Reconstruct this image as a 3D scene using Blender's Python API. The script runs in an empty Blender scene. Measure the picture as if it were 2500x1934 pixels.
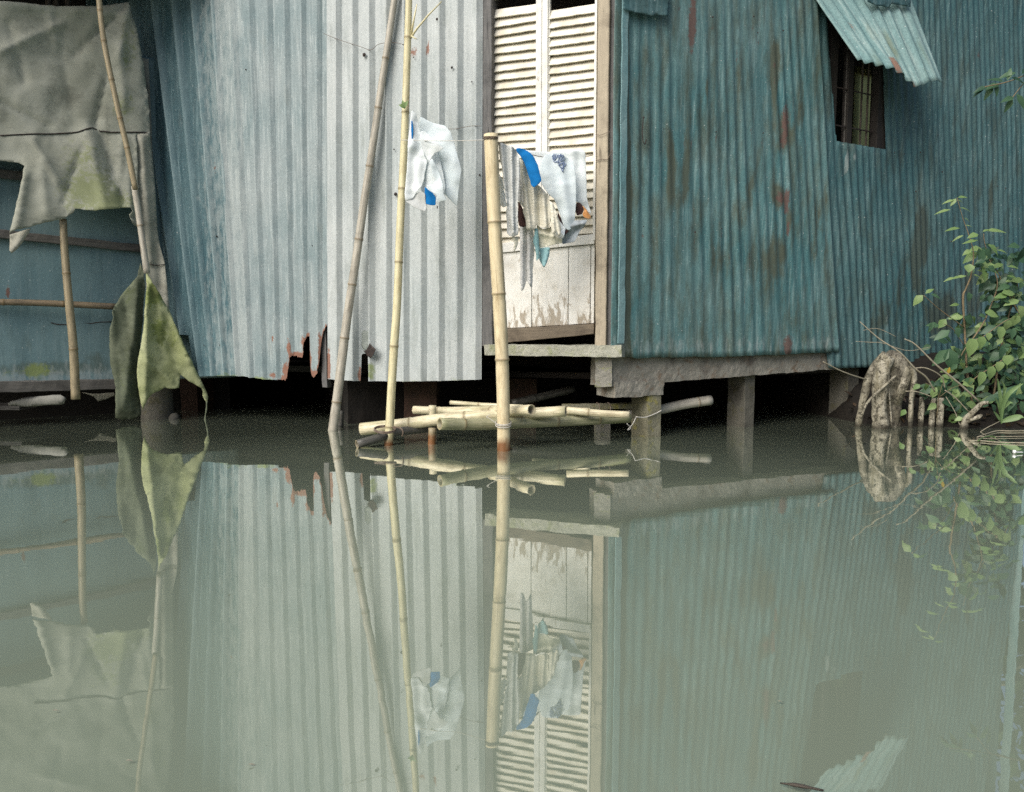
import bpy, math, random
from mathutils import Vector, noise
from mathutils.geometry import delaunay_2d_cdt
rng = random.Random(7)
scene = bpy.context.scene
V = Vector
# ------------------------------------------------------------------ camera
CAM_H = 0.72; PITCH = math.radians(5.2); FPX = 1877.0; CX = 1250.0; CY = 967.0
cam_d = bpy.data.cameras.new("camera"); cam = bpy.data.objects.new("camera", cam_d)
scene.collection.objects.link(cam)
cam.location = (0, 0, CAM_H); cam.rotation_euler = (math.radians(90) - PITCH, 0, 0)
cam_d.sensor_width = 36; cam_d.lens = 36 * FPX / 2500; cam_d.clip_end = 2000; cam_d.clip_start = 0.05
scene.camera = cam
# ------------------------------------------------------------------ light
TO_SUN = V((-0.50, -0.62, 0.66)).normalized()
world = bpy.data.worlds.new("World"); scene.world = world; world.use_nodes = True
wn = world.node_tree.nodes; wl = world.node_tree.links; wn.clear()
sky = wn.new("ShaderNodeTexSky"); sky.sky_type = 'NISHITA'; sky.sun_disc = False
sky.sun_elevation = math.asin(TO_SUN.z); sky.sun_rotation = math.atan2(TO_SUN.x, TO_SUN.y)
sky.air_density = 1.0; sky.dust_density = 4.0; sky.ozone_density = 1.0
bg = wn.new("ShaderNodeBackground"); bg.inputs[1].default_value = 0.052
wo = wn.new("ShaderNodeOutputWorld"); wl.new(sky.outputs[0], bg.inputs[0]); wl.new(bg.outputs[0], wo.inputs[0])
sun_d = bpy.data.lights.new("sun", 'SUN'); sun_d.energy = 1.5; sun_d.angle = math.radians(45); sun_d.color = (1, .985, .94)
sun = bpy.data.objects.new("sun", sun_d); scene.collection.objects.link(sun)
sun.rotation_euler = (-TO_SUN).to_track_quat('-Z', 'Y').to_euler(); sun.location = TO_SUN * 30
scene.view_settings.view_transform = 'Standard'; scene.view_settings.look = 'None'
scene.view_settings.exposure = 1.2; scene.view_settings.gamma = 1
scene.cycles.use_denoising = False; scene.cycles.max_bounces = 8; scene.cycles.caustics_reflective = False
scene.cycles.caustics_refractive = False; scene.cycles.sample_clamp_indirect = 6
# ------------------------------------------------------------------ geometry helpers
SP, CP = math.sin(PITCH), math.cos(PITCH)
def ray(px, py):
    dx = (px - CX) / FPX; dy = -(py - CY) / FPX
    return V((dx, CP + dy * SP, -SP + dy * CP))
CAMP = V((0, 0, CAM_H))
def at(px, py, Y):
    d = ray(px, py); return CAMP + d * (Y / d.y)
def water_at(px, py, z=0.0):
    d = ray(px, py); return CAMP + d * ((z - CAM_H) / d.z)
class Wall:
    """a vertical plane: O on the waterline, u horizontal to the right, n towards the viewer's side"""
    def __init__(s, O, u):
        s.O = V((O[0], O[1], 0)); s.u = V((u[0], u[1], 0)).normalized(); s.n = V((s.u.y, -s.u.x, 0))
    def pt(s, u, z, off=0.0): return s.O + s.u * u + s.n * off + V((0, 0, z))
    def px(s, px, py, off=0.0):
        d = ray(px, py); o = s.O + s.n * off
        return CAMP + d * ((o - CAMP).dot(s.n) / d.dot(s.n))
    def uz(s, px, py, off=0.0):
        p = s.px(px, py, off); return ((p - s.O).dot(s.u), p.z)
def facing(Y): return Wall((0, Y), (1, 0))

ORIGIN = {}
def link(o): scene.collection.objects.link(o); return o
def empty(name, loc, label, cat, group=None):
    o = link(bpy.data.objects.new(name, None)); o.location = loc; o.empty_display_size = .1
    ORIGIN[o.name] = V(loc); o["label"] = label; o["category"] = cat
    if group: o["group"] = group
    return o
def tag(o, label=None, cat=None, group=None, kind=None):
    for k, v in (("label", label), ("category", cat), ("group", group), ("kind", kind)):
        if v: o[k] = v
    return o
def mesh(name, verts, faces, mat, parent=None, uvs=None, attrs=None, smooth=True, solid=0, bevel=0, base=None):
    if parent is not None: org = ORIGIN[parent.name]
    elif base is not None: org = V(base)
    else:
        n = max(1, len(verts)); c = sum((V(v) for v in verts), V()) / n
        org = V((c.x, c.y, min(v[2] for v in verts)))
    me = bpy.data.meshes.new(name)
    me.from_pydata([tuple(V(v) - org) for v in verts], [], faces); me.update()
    if uvs is not None:
        ul = me.uv_layers.new(name="UVMap")
        vi = [0] * len(me.loops); me.loops.foreach_get("vertex_index", vi)
        flat = []
        for i in vi: flat += [uvs[i][0], uvs[i][1]]
        ul.data.foreach_set("uv", flat)
    for k, vals in (attrs or {}).items():
        a = me.attributes.new(k, 'FLOAT', 'POINT'); a.data.foreach_set("value", vals)
    if smooth: me.polygons.foreach_set("use_smooth", [True] * len(me.polygons))
    me.materials.append(mat)
    o = link(bpy.data.objects.new(name, me)); ORIGIN[o.name] = org
    if parent is not None: o.parent = parent
    else: o.location = org
    if solid:
        m = o.modifiers.new("thickness", 'SOLIDIFY'); m.thickness = solid; m.offset = 0
    if bevel:
        m = o.modifiers.new("bevel", 'BEVEL'); m.width = bevel; m.segments = 2; m.limit_method = 'ANGLE'
    return o
def nz(p, s=1.0): return noise.noise(V(p) * s)
def fbm(p, s=1.0, o=4): return noise.fractal(V(p) * s, 0.9, 2.0, o)
def interp(x, pts):
    if x <= pts[0][0]: return pts[0][1]
    for (a, b), (c, d) in zip(pts, pts[1:]):
        if x <= c: return b + (d - b) * (x - a) / max(1e-9, c - a)
    return pts[-1][1]
def box_geo(c8): return [V(c) for c in c8], [(0,3,2,1),(4,5,6,7),(0,1,5,4),(1,2,6,5),(2,3,7,6),(3,0,4,7)]
def wbox(name, W, u0, u1, z0, z1, o0, o1, mat, parent=None, bevel=.004, cuts=0, rough=0, base=None, smooth=False, tilt=(0,0), seed=0):
    """a box on a wall plane; tilt lifts (bottom, top) at the u1 end; rough gives worn faces"""
    nu = max(1, int(abs(u1 - u0) / cuts)) if cuts else 1
    no = max(1, int(abs(o1 - o0) / cuts)) if cuts else 1
    nv = max(1, int(abs(z1 - z0) / cuts)) if cuts else 1
    idx, vs, fs, uvs = {}, [], [], []
    def vert(i, j, k):
        key = (i, j, k)
        if key not in idx:
            a, b, c = i / nu, j / nv, k / no
            zb = z0 + tilt[0] * a; zt = z1 + tilt[1] * a
            p = W.pt(u0 + (u1 - u0) * a, zb + (zt - zb) * b, o0 + (o1 - o0) * c)
            if rough:
                q = p + V((seed, 0, 0))
                p = p + V((nz(q, 9), nz(q + V((5, 1, 2)), 9), nz(q + V((1, 7, 3)), 9))) * rough + V((nz(q, 31), nz(q + V((5, 1, 2)), 31), nz(q + V((1, 7, 3)), 31))) * rough * .6
            idx[key] = len(vs); vs.append(p); uvs.append((u0 + (u1 - u0) * a + (o1 - o0) * c, zb + (zt - zb) * b))
        return idx[key]
    for i in range(nu):
        for j in range(nv):
            fs.append((vert(i,j,no), vert(i+1,j,no), vert(i+1,j+1,no), vert(i,j+1,no)))
            fs.append((vert(i,j,0), vert(i,j+1,0), vert(i+1,j+1,0), vert(i+1,j,0)))
    for k in range(no):
        for j in range(nv):
            fs.append((vert(0,j,k), vert(0,j,k+1), vert(0,j+1,k+1), vert(0,j+1,k)))
            fs.append((vert(nu,j,k), vert(nu,j+1,k), vert(nu,j+1,k+1), vert(nu,j,k+1)))
        for i in range(nu):
            fs.append((vert(i,0,k), vert(i+1,0,k), vert(i+1,0,k+1), vert(i,0,k+1)))
            fs.append((vert(i,nv,k), vert(i,nv,k+1), vert(i+1,nv,k+1), vert(i+1,nv,k)))
    o = mesh(name, vs, fs, mat, parent, uvs, smooth=smooth, base=base)
    if bevel:
        m = o.modifiers.new("bevel", 'BEVEL'); m.width = bevel; m.segments = 2; m.limit_method = 'ANGLE'; m.angle_limit = math.radians(50)
    return o
def tube_geo(pts, radii, seg=10, cap=True, jitter=0, seed=0):
    """tube along a polyline; returns verts, faces, uvs"""
    pts = [V(p) for p in pts]; vs, fs, uvs = [], [], []
    ref = None; L = 0
    for i, p in enumerate(pts):
        t = (pts[min(i + 1, len(pts) - 1)] - pts[max(i - 1, 0)]).normalized()
        if ref is None:
            ref = V((0, 0, 1)) if abs(t.z) < .9 else V((1, 0, 0))
        b = t.cross(ref).normalized(); ref = b.cross(t).normalized()
        if i: L += (p - pts[i - 1]).length
        for k in range(seg):
            a = 2 * math.pi * k / seg
            r = radii[i]
            if jitter: r *= 1 + jitter * nz(p * 14 + V((math.cos(a) * 1.3, math.sin(a) * 1.3, seed)))
            vs.append(p + (b * math.cos(a) + ref * math.sin(a)) * r); uvs.append((k / seg * .25, L))
    n = len(pts)
    for i in range(n - 1):
        for k in range(seg):
            k2 = (k + 1) % seg
            fs.append((i*seg+k, i*seg+k2, (i+1)*seg+k2, (i+1)*seg+k))
    if cap:
        fs.append(tuple(range(seg))[::-1]); fs.append(tuple((n-1)*seg+k for k in range(seg)))
    return vs, fs, uvs
def tubes(name, list_of, mat, parent=None, seg=6, jitter=0, **kw):
    vs, fs, uvs = [], [], []; wetz = kw.pop("wetz", None)
    for pts, radii in list_of:
        if not isinstance(radii, (list, tuple)): radii = [radii] * len(pts)
        a, b, c = tube_geo(pts, radii, seg, jitter=jitter); o = len(vs)
        vs += a; uvs += c; fs += [tuple(i + o for i in f) for f in b]
    if wetz: kw['attrs'] = {'wet': [max(0, min(1, (wetz + .03 * nz(v * 15) - v.z) / .04)) for v in vs]}
    return mesh(name, vs, fs, mat, parent, uvs, **kw)
def spline(pts, n=8):
    pts = [V(p) for p in pts]; out = []
    P = [pts[0] * 2 - pts[1]] + pts + [pts[-1] * 2 - pts[-2]]
    for i in range(1, len(P) - 2):
        for k in range(n):
            t = k / n; a, b, c, d = P[i-1], P[i], P[i+1], P[i+2]
            out.append(.5 * ((2*b) + (c - a) * t + (2*a - 5*b + 4*c - d) * t*t + (3*b - a - 3*c + d) * t**3))
    out.append(pts[-1]); return out
def spl1(vals, n=8):
    out = []
    for a, b in zip(vals, vals[1:]): out += [a + (b - a) * k / n for k in range(n)]
    return out + [vals[-1]]

# ------------------------------------------------------------------ materials
class NT:
    def __init__(s, name):
        s.m = bpy.data.materials.new(name); s.m.use_nodes = True; s.t = s.m.node_tree; s.t.nodes.clear()
        s.out = s.t.nodes.new("ShaderNodeOutputMaterial")
    def n(s, typ, **kw):
        nd = s.t.nodes.new("ShaderNode" + typ)
        for k, v in kw.items():
            if k[0] == '_': setattr(nd, k[1:], v); continue
            i = nd.inputs[int(k[1:])] if (k[0] == 'i' and k[1:].isdigit()) else nd.inputs[k.replace('__', ' ')]
            s.set(i, v)
        return nd
    def set(s, i, v):
        if hasattr(v, 'is_linked') or isinstance(v, bpy.types.NodeSocket): s.t.links.new(v, i)
        elif isinstance(v, tuple) and len(v) == 3 and i.type == 'RGBA': i.default_value = (*v, 1)
        else: i.default_value = v
    def math(s, op, a, b=0.0, clamp=False):
        return s.n("Math", _operation=op, _use_clamp=clamp, i0=a, i1=b).outputs[0]
    def mix(s, f, a, b, bt='MIX'):
        nd = s.t.nodes.new("ShaderNodeMix"); nd.data_type = 'RGBA'; nd.blend_type = bt
        s.set(nd.inputs[0], f); s.set(nd.inputs[6], a); s.set(nd.inputs[7], b); return nd.outputs[2]
    def ramp(s, f, lo, hi):
        nd = s.n("MapRange", _clamp=True); s.set(nd.inputs[0], f); s.set(nd.inputs[1], lo); s.set(nd.inputs[2], hi); return nd.outputs[0]
    def coord(s, kind="Object", scale=(1, 1, 1)):
        tc = s.n("TexCoord"); mp = s.n("Mapping", Vector=tc.outputs[kind], Scale=scale); return mp.outputs[0]
    def noise(s, vec, scale, detail=5, rough=.6, dist=0):
        return s.n("TexNoise", Vector=vec, Scale=scale, Detail=detail, Roughness=rough, Distortion=dist).outputs[0]
    def attr(s, name): return s.n("Attribute", _attribute_name=name).outputs[2]
    def finish(s, col, rough=.6, bump=None, bd=.003, metal=0, spec=.4, **kw):
        p = s.n("BsdfPrincipled", Roughness=rough, Metallic=metal); s.set(p.inputs["Base Color"], col)
        p.inputs["Specular IOR Level"].default_value = spec
        for k, v in kw.items(): s.set(p.inputs[k.replace('__', ' ')], v)
        if bump is not None:
            b = s.n("Bump", Strength=1.0, Distance=bd, Height=bump); s.t.links.new(b.outputs[0], p.inputs["Normal"])
        s.t.links.new(p.outputs[0], s.out.inputs[0]); return s.m
def metal_mat(name, a, b, streak, dirt=(.10, .10, .075), rustc=((.09, .04, .03), (.20, .095, .065)), rsoft=.6, ridge=0.0, spang=.25, streak_amt=.6, dirt_lo=.55, rough=.5):
    t = NT(name); uv = t.coord("UV")
    uvs = t.coord("UV", (1, .06, 1)); uvm = t.coord("UV", (1, .25, 1))
    big = t.noise(uv, 1.3, 4, .6); col = t.mix(t.ramp(big, .38, .62), a, b)
    st = t.noise(uvs, 42, 4, .7); col = t.mix(t.math('MULTIPLY', t.ramp(st, .50, .72), streak_amt), col, streak)
    st2 = t.noise(uvm, 9, 6, .65); d = t.math('MULTIPLY', t.ramp(st2, dirt_lo, dirt_lo + .2), .75)
    col = t.mix(d, col, dirt)
    dk = t.noise(uvs, 23, 3, .6); col = t.mix(t.math('MULTIPLY', t.ramp(dk, .55, .75), .45), col, t.mix(1.0, col, (.45, .5, .5), 'MULTIPLY'))
    vo = t.n("TexVoronoi", Vector=uv, Scale=130.0); sp = t.n("SeparateColor", Color=vo.outputs[1]).outputs[0]
    fine = t.noise(uv, 160, 3, .7)
    g = t.math('ADD', t.math('MULTIPLY', sp, spang), t.math('MULTIPLY', fine, spang)); g = t.math('ADD', g, 1 - spang)
    gc = t.n("CombineColor", Red=g, Green=g, Blue=g).outputs[0]; col = t.mix(1.0, col, gc, 'MULTIPLY')
    if ridge: col = t.mix(t.math('MULTIPLY', t.attr("ridge"), ridge), col, streak)
    speck = t.noise(uv, 70, 2, .5); col = t.mix(t.math('MULTIPLY', t.ramp(speck, .70, .74), .55), col, (.75, .78, .76))
    edge = t.noise(uv, 26, 5, .7)
    stn = t.ramp(t.math('ADD', t.attr("stain"), t.math('MULTIPLY', t.math('SUBTRACT', st2, .5), 1.5)), .40, .66)
    col = t.mix(t.math('MULTIPLY', stn, .85), col, dirt)
    pale = t.ramp(t.math('ADD', t.attr("pale"), t.math('MULTIPLY', t.math('SUBTRACT', t.noise(uvm, 30, 5, .7), .5), 1.6)), .45, .7)
    col = t.mix(t.math('MULTIPLY', pale, .7), col, t.mix(.5, col, (.44, .48, .47)))
    ms = t.ramp(t.math('ADD', t.attr("moss"), t.math('MULTIPLY', t.math('SUBTRACT', edge, .5), 1.2)), .4, .7)
    col = t.mix(t.math('MULTIPLY', ms, .8), col, (.20, .25, .07))
    rs = t.ramp(t.math('ADD', t.attr("rust"), t.math('MULTIPLY', t.math('SUBTRACT', t.math('ADD', t.math('MULTIPLY', edge, .6), t.math('MULTIPLY', t.noise(uvm, 75, 4, .75), .4)), .5), 2.2)), .42, rsoft)
    rc = t.mix(t.noise(uv, 50, 4), *rustc); col = t.mix(t.math('MULTIPLY', rs, .9), col, rc)
    bump = t.math('ADD', t.math('MULTIPLY', t.noise(uv, 6, 3), 3.0), fine)
    return t.finish(col, t.math('ADD', t.math('MULTIPLY', big, .3), rough - .1), bump, .0012, spec=.35)
def wood_mat(name, a, b, dark, scale=1.0, uvkind="UV", ax=(1, .08, 1), crack=.62, peel=None):
    t = NT(name); v = t.coord(uvkind, ax); v2 = t.coord(uvkind)
    g = t.noise(v, 60 * scale, 6, .7, .4); col = t.mix(t.ramp(g, .35, .65), a, b)
    bl = t.noise(v2, 5, 5, .65); col = t.mix(t.math('MULTIPLY', t.ramp(bl, .5, .72), .7), col, dark)
    cr = t.noise(v, 33 * scale, 3, .6); col = t.mix(t.math('MULTIPLY', t.ramp(cr, crack, crack + .06), .8), col, dark)
    if peel:
        pm = t.noise(t.coord(uvkind, (1, .35, 1)), 24, 6, .75, .6)
        ph = t.math('ADD', pm, t.math('MULTIPLY', t.attr("stain"), .17)); col = t.mix(t.math('MULTIPLY', t.ramp(ph, .60, .68), .8), col, peel)
    return t.finish(col, .75, t.math('ADD', g, cr), .002, spec=.25)
def bamboo_mat(name, a, b, dark, node=(.16, .11, .05), mott=.6, grn=None):
    t = NT(name); v = t.coord("UV", (1, .05, 1)); v2 = t.coord("UV", (1.2, .5, 1))
    g = t.noise(v, 70, 4, .6); col = t.mix(t.ramp(g, .35, .65), a, b)
    m = t.noise(v2, 16, 5, .7); col = t.mix(t.math('MULTIPLY', t.ramp(m, .52, .75), mott), col, dark)
    if grn: col = t.mix(t.math('MULTIPLY', t.ramp(t.noise(v2, 7, 4), .48, .62), .7), col, grn)
    big = t.noise(t.coord("UV", (2.2, .9, 1)), 5.5, 7, .75); col = t.mix(t.math('MULTIPLY', t.ramp(big, .48, .66), .8), col, dark)
    ck = t.noise(t.coord("UV", (1, .018, 1)), 48, 2, .5); col = t.mix(t.math('MULTIPLY', t.ramp(ck, .66, .68), .65), col, dark)
    wn = t.noise(t.coord("UV", (3, .5, 1)), 40, 4, .7); col = t.mix(t.math('MULTIPLY', t.ramp(wn, .60, .70), .5), col, node)
    sp = t.noise(t.coord("UV"), 130, 3, .6); col = t.mix(t.math('MULTIPLY', t.ramp(sp, .66, .72), .6), col, dark)
    col = t.mix(t.math('MULTIPLY', t.attr("node"), .75), col, node)
    col = t.mix(t.attr("wet"), col, (.19, .085, .032)); col = t.mix(t.attr("cut"), col, (.50, .42, .26)); col = t.mix(t.attr("hollow"), col, (.03, .025, .02))
    return t.finish(col, t.math('ADD', t.math('MULTIPLY', m, .3), .3), g, .001, spec=.4)
def cloth_mat(name, a, b, dirt=None, weave=900, sub=.0):
    t = NT(name); v = t.coord("UV"); n1 = t.noise(v, 7, 4); col = t.mix(t.ramp(n1, .35, .65), a, b)
    if dirt: col = t.mix(t.math('MULTIPLY', t.ramp(t.noise(v, 14, 5, .7), .55, .75), .6), col, dirt)
    w = t.noise(v, weave, 2)
    return t.finish(col, .95, w, .0006, spec=.04)
def tarp_mat(name, a, b, dark, moss, moss_amt=1.0):
    t = NT(name); v = t.coord("UV"); big = t.noise(v, 2.6, 5, .65, .5); col = t.mix(t.ramp(big, .36, .62), a, b)
    col = t.mix(t.math('MULTIPLY', t.ramp(t.noise(v, 6.5, 8, .78, .6), .50, .72), .7), col, dark)
    pat = t.noise(v, 26, 6, .75, .8); m = t.math('ADD', t.attr("moss"), t.math('MULTIPLY', t.math('SUBTRACT', pat, .5), 1.8))
    col = t.mix(t.math('MULTIPLY', t.ramp(m, .35, .65), moss_amt), col, moss)
    col = t.mix(t.math('MULTIPLY', t.ramp(t.math('ADD', t.attr("stain"), t.math('MULTIPLY', t.math('SUBTRACT', pat, .5), 1.1)), .35, .8), .8), col, dark)
    wh = t.noise(v, 38, 4, .6); col = t.mix(t.math('MULTIPLY', t.ramp(wh, .68, .73), .5), col, (.5, .5, .44))
    bl = t.noise(v, 60, 3, .6); col = t.mix(t.math('MULTIPLY', t.ramp(bl, .66, .72), .5), col, (.05, .05, .04))
    return t.finish(col, .8, t.math('ADD', pat, t.math('MULTIPLY', t.noise(v, 300, 2), .3)), .0014, spec=.25)
def concrete_mat(name, a, b, dark, moss=(.20, .22, .07)):
    t = NT(name); v = t.coord("Object"); n1 = t.noise(v, 9, 6, .7); col = t.mix(t.ramp(n1, .35, .65), a, b)
    col = t.mix(t.math('MULTIPLY', t.ramp(t.noise(v, 5, 5, .7), .52, .68), .8), col, dark)
    col = t.mix(t.math('MULTIPLY', t.ramp(t.noise(v, 13, 5, .7, .5), .54, .66), .7), col, moss)
    f = t.noise(v, 60, 4, .7); col = t.mix(t.math('MULTIPLY', t.ramp(f, .6, .7), .5), col, (.06, .06, .05))
    return t.finish(col, .9, t.math('ADD', t.math('MULTIPLY', n1, 2), f), .006, spec=.2)
def plain_mat(name, a, b, scale=20, rough=.7, kind="Object", bd=.002, spec=.3):
    t = NT(name); v = t.coord(kind); n1 = t.noise(v, scale, 5, .65)
    return t.finish(t.mix(t.ramp(n1, .35, .65), a, b), rough, n1, bd, spec=spec)
def leaf_mat(name, a, b, trans=.25):
    t = NT(name); oi = t.attr("tone"); n1 = t.noise(t.coord("Object"), 30, 3)
    col = t.mix(t.math('ADD', t.math('MULTIPLY', oi, .85), t.math('MULTIPLY', t.math('SUBTRACT', n1, .5), .5), True), a, b)
    p = t.n("BsdfPrincipled", Roughness=.45); t.set(p.inputs["Base Color"], col); p.inputs["Specular IOR Level"].default_value = .4
    tr = t.n("BsdfTranslucent", Color=col); ms = t.n("MixShader", i0=trans, i1=p.outputs[0], i2=tr.outputs[0])
    t.t.links.new(ms.outputs[0], t.out.inputs[0]); return t.m

M_TEAL_DK = metal_mat("faded_blue_sheet", (.040, .10, .122), (.088, .155, .175), (.24, .345, .365), dirt=(.07, .095, .10), ridge=.55, dirt_lo=.58)
M_ZINC_BL = metal_mat("bluish_zinc", (.175, .235, .248), (.28, .325, .332), (.45, .50, .50), dirt=(.215, .235, .215), ridge=.0, spang=.2, rustc=((.13, .05, .03), (.32, .14, .08)), streak_amt=.75, dirt_lo=.6)
M_FLAP = metal_mat('flap_back', (.20, .235, .215), (.26, .29, .27), (.36, .4, .38))
M_ZINC = metal_mat("grey_zinc", (.36, .40, .402), (.455, .485, .483), (.59, .63, .625), dirt=(.27, .30, .285), rustc=((.13, .05, .03), (.32, .14, .08)), spang=.16, streak_amt=.5, dirt_lo=.53)
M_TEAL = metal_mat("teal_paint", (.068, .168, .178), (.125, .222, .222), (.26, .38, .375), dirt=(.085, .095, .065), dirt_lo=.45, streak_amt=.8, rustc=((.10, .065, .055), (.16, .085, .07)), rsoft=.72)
M_TEAL_B = metal_mat("teal_paint_shaded", (.048, .118, .13), (.076, .148, .154), (.17, .265, .27), dirt=(.05, .066, .054), dirt_lo=.48, streak_amt=.75, rustc=((.08, .06, .06), (.12, .075, .065)), rsoft=.72)  # darker teal copy: shade at the wall's far end is in the colour
M_AWN = metal_mat("pale_teal_paint", (.15, .26, .26), (.21, .31, .30), (.42, .51, .48), dirt=(.15, .185, .13), dirt_lo=.56, rustc=((.16, .08, .05), (.24, .12, .08)), rsoft=.8)
M_BLUE = metal_mat("blue_board", (.115, .195, .215), (.145, .225, .24), (.24, .32, .33), dirt=(.09, .13, .12), dirt_lo=.6, spang=.12, streak_amt=.35)
M_TRIM = metal_mat("corner_flashing", (.13, .25, .27), (.2, .31, .32), (.3, .4, .4), dirt_lo=.6)
M_ROOF = metal_mat("rusty_roof", (.16, .15, .14), (.2, .17, .14), (.25, .2, .16))
M_WHITE = wood_mat("white_painted_wood", (.84, .835, .80), (.76, .75, .70), (.50, .47, .40), crack=.70, peel=(.30, .245, .17))
M_SLAT = wood_mat("cream_slats", (.82, .785, .69), (.73, .69, .58), (.45, .38, .27), ax=(.08, 1, 1), crack=.68)
M_POST = wood_mat("door_post_wood", (.46, .40, .30), (.36, .31, .235), (.14, .115, .085))
M_GREYW = wood_mat("grey_old_wood", (.17, .165, .16), (.11, .11, .11), (.035, .034, .034))
M_DARKW = wood_mat("dark_wood", (.10, .085, .07), (.065, .055, .045), (.02, .018, .015))
M_BLKW = wood_mat("blackened_wood", (.035, .03, .027), (.022, .02, .018), (.008, .008, .007))
M_RAIL = wood_mat("bottom_rail_wood", (.20, .165, .12), (.13, .105, .08), (.05, .04, .03), ax=(.08, 1, 1))
M_BEAMW = wood_mat("weathered_beam", (.13, .125, .115), (.085, .08, .075), (.03, .03, .028), ax=(.08, 1, 1))
M_PLANKP = wood_mat("pale_strip_wood", (.25, .25, .225), (.19, .19, .17), (.09, .09, .08))
M_CONC = concrete_mat("old_concrete", (.30, .29, .255), (.21, .205, .18), (.10, .095, .08))
M_CONCP = concrete_mat("pale_slab", (.44, .44, .37), (.33, .33, .27), (.17, .17, .13), moss=(.26, .28, .15))
M_CONCD = concrete_mat("dark_beam_concrete", (.31, .295, .255), (.22, .21, .18), (.11, .09, .075), moss=(.19, .13, .085))
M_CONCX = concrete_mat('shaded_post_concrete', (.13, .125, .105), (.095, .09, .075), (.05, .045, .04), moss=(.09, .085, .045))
M_MOSSP = concrete_mat("mossy_pillar", (.24, .23, .17), (.19, .18, .12), (.10, .095, .06), moss=(.30, .27, .06))
M_BRICK = concrete_mat("brick_pier", (.05, .028, .02), (.035, .022, .016), (.02, .015, .012), moss=(.03, .024, .014))  # brick darkened: the underfloor shade is put into the colour
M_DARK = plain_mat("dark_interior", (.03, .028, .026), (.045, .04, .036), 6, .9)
M_BLACKM = plain_mat("skirt_black", (.008, .007, .006), (.016, .013, .011), 7, .9, bd=.02)  # near black for the added skirt, keeps the underfloor dark
M_MUD = plain_mat("mud", (.006, .005, .0035), (.014, .011, .008), 7, .8, bd=.02)  # near black: shade under the house and on the bank is in the colour
M_STONE = plain_mat("stone", (.10, .095, .08), (.06, .058, .05), 30)
M_OLIVE = plain_mat("olive_hanging", (.20, .19, .085), (.27, .25, .11), 5, .9)
tc_ = NT("olive_curtain"); _c = tc_.mix(tc_.noise(tc_.coord("UV", (1, .4, 1)), 4, 3), (.74, .68, .26), (.86, .80, .34))
_m = tc_.n("MixShader", i0=.75, i1=tc_.n("BsdfDiffuse", Color=_c).outputs[0], i2=tc_.n("BsdfTranslucent", Color=_c).outputs[0]); tc_.t.links.new(_m.outputs[0], tc_.out.inputs[0]); M_CURT = tc_.m
B_PALE = bamboo_mat("bamboo_pale", (.74, .64, .43), (.64, .54, .34), (.40, .31, .18))
B_CREAM = bamboo_mat("bamboo_cream", (.80, .73, .53), (.66, .59, .40), (.24, .20, .12), mott=.75, grn=(.42, .40, .23))
B_YELL = bamboo_mat("bamboo_yellow", (.70, .65, .43), (.62, .56, .34), (.38, .32, .17), mott=.5)
B_GREY = bamboo_mat("bamboo_grey", (.50, .47, .40), (.39, .36, .30), (.19, .17, .135))
B_GREEN = bamboo_mat("bamboo_greenish", (.40, .38, .26), (.30, .30, .18), (.13, .14, .07), grn=(.20, .22, .09))
B_DARK = bamboo_mat("bamboo_dark", (.13, .125, .11), (.07, .068, .06), (.025, .024, .02), node=(.02, .02, .018))
B_BROWN = bamboo_mat("bamboo_brown", (.24, .185, .115), (.17, .13, .085), (.06, .05, .035))
B_TAN = bamboo_mat("bamboo_tan", (.36, .30, .19), (.27, .22, .135), (.13, .105, .06))
M_TARP = tarp_mat("grey_canvas", (.285, .295, .24), (.395, .405, .345), (.15, .155, .125), (.22, .25, .11), .75)
M_TARPS = tarp_mat("strip_canvas", (.35, .345, .285), (.42, .415, .35), (.20, .19, .145), (.17, .18, .08), .4)
M_TARPM = tarp_mat("mossy_canvas", (.31, .34, .165), (.43, .455, .27), (.10, .12, .05), (.17, .215, .05), .8)
M_TARPD = tarp_mat("mossy_canvas_shaded", (.13, .15, .10), (.17, .19, .13), (.065, .075, .045), (.12, .15, .05), .5)  # shaded copy of the mossy canvas: the fold's shade is in the colour
C_WHITE = cloth_mat("white_cotton", (.82, .86, .87), (.75, .81, .82))
C_SHIRT = cloth_mat("pale_blue_cotton", (.72, .79, .81), (.64, .72, .75))
C_BLUE = cloth_mat("blue_cotton", (.012, .15, .42), (.016, .19, .50))
C_GREY = cloth_mat("grey_cotton", (.60, .62, .61), (.50, .52, .51), (.36, .36, .34))
C_BEIGE = cloth_mat("beige_cotton", (.72, .70, .60), (.62, .59, .49), (.45, .41, .32))
C_RAG = cloth_mat("dirty_white_rag", (.76, .76, .74), (.64, .64, .63), (.44, .43, .4))
C_TEALC = cloth_mat("teal_rag", (.27, .45, .47), (.20, .36, .38))
C_BGREY = cloth_mat("blue_grey_cloth", (.42, .47, .50), (.30, .335, .36), (.2, .2, .2))
C_BROWN = cloth_mat("dark_brown_cloth_and_hollow", (.055, .035, .035), (.09, .05, .045))
C_ORNG = cloth_mat("orange_cloth", (.6, .28, .10), (.5, .30, .16))
C_CREAM = cloth_mat("cream_crumpled", (.70, .69, .58), (.60, .58, .46), (.42, .40, .3))
M_PRINT = plain_mat("print_ink", (.14, .20, .36), (.22, .28, .42), 30)
M_WIRE = plain_mat("rusty_wire", (.10, .07, .05), (.2, .16, .13), 40)
M_STRING = plain_mat("pale_string", (.62, .60, .55), (.5, .48, .44), 40)
M_NAIL = plain_mat("nail_iron", (.02, .018, .018), (.05, .035, .03), 40)
M_BARK = NT("pale_bark"); 
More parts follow.
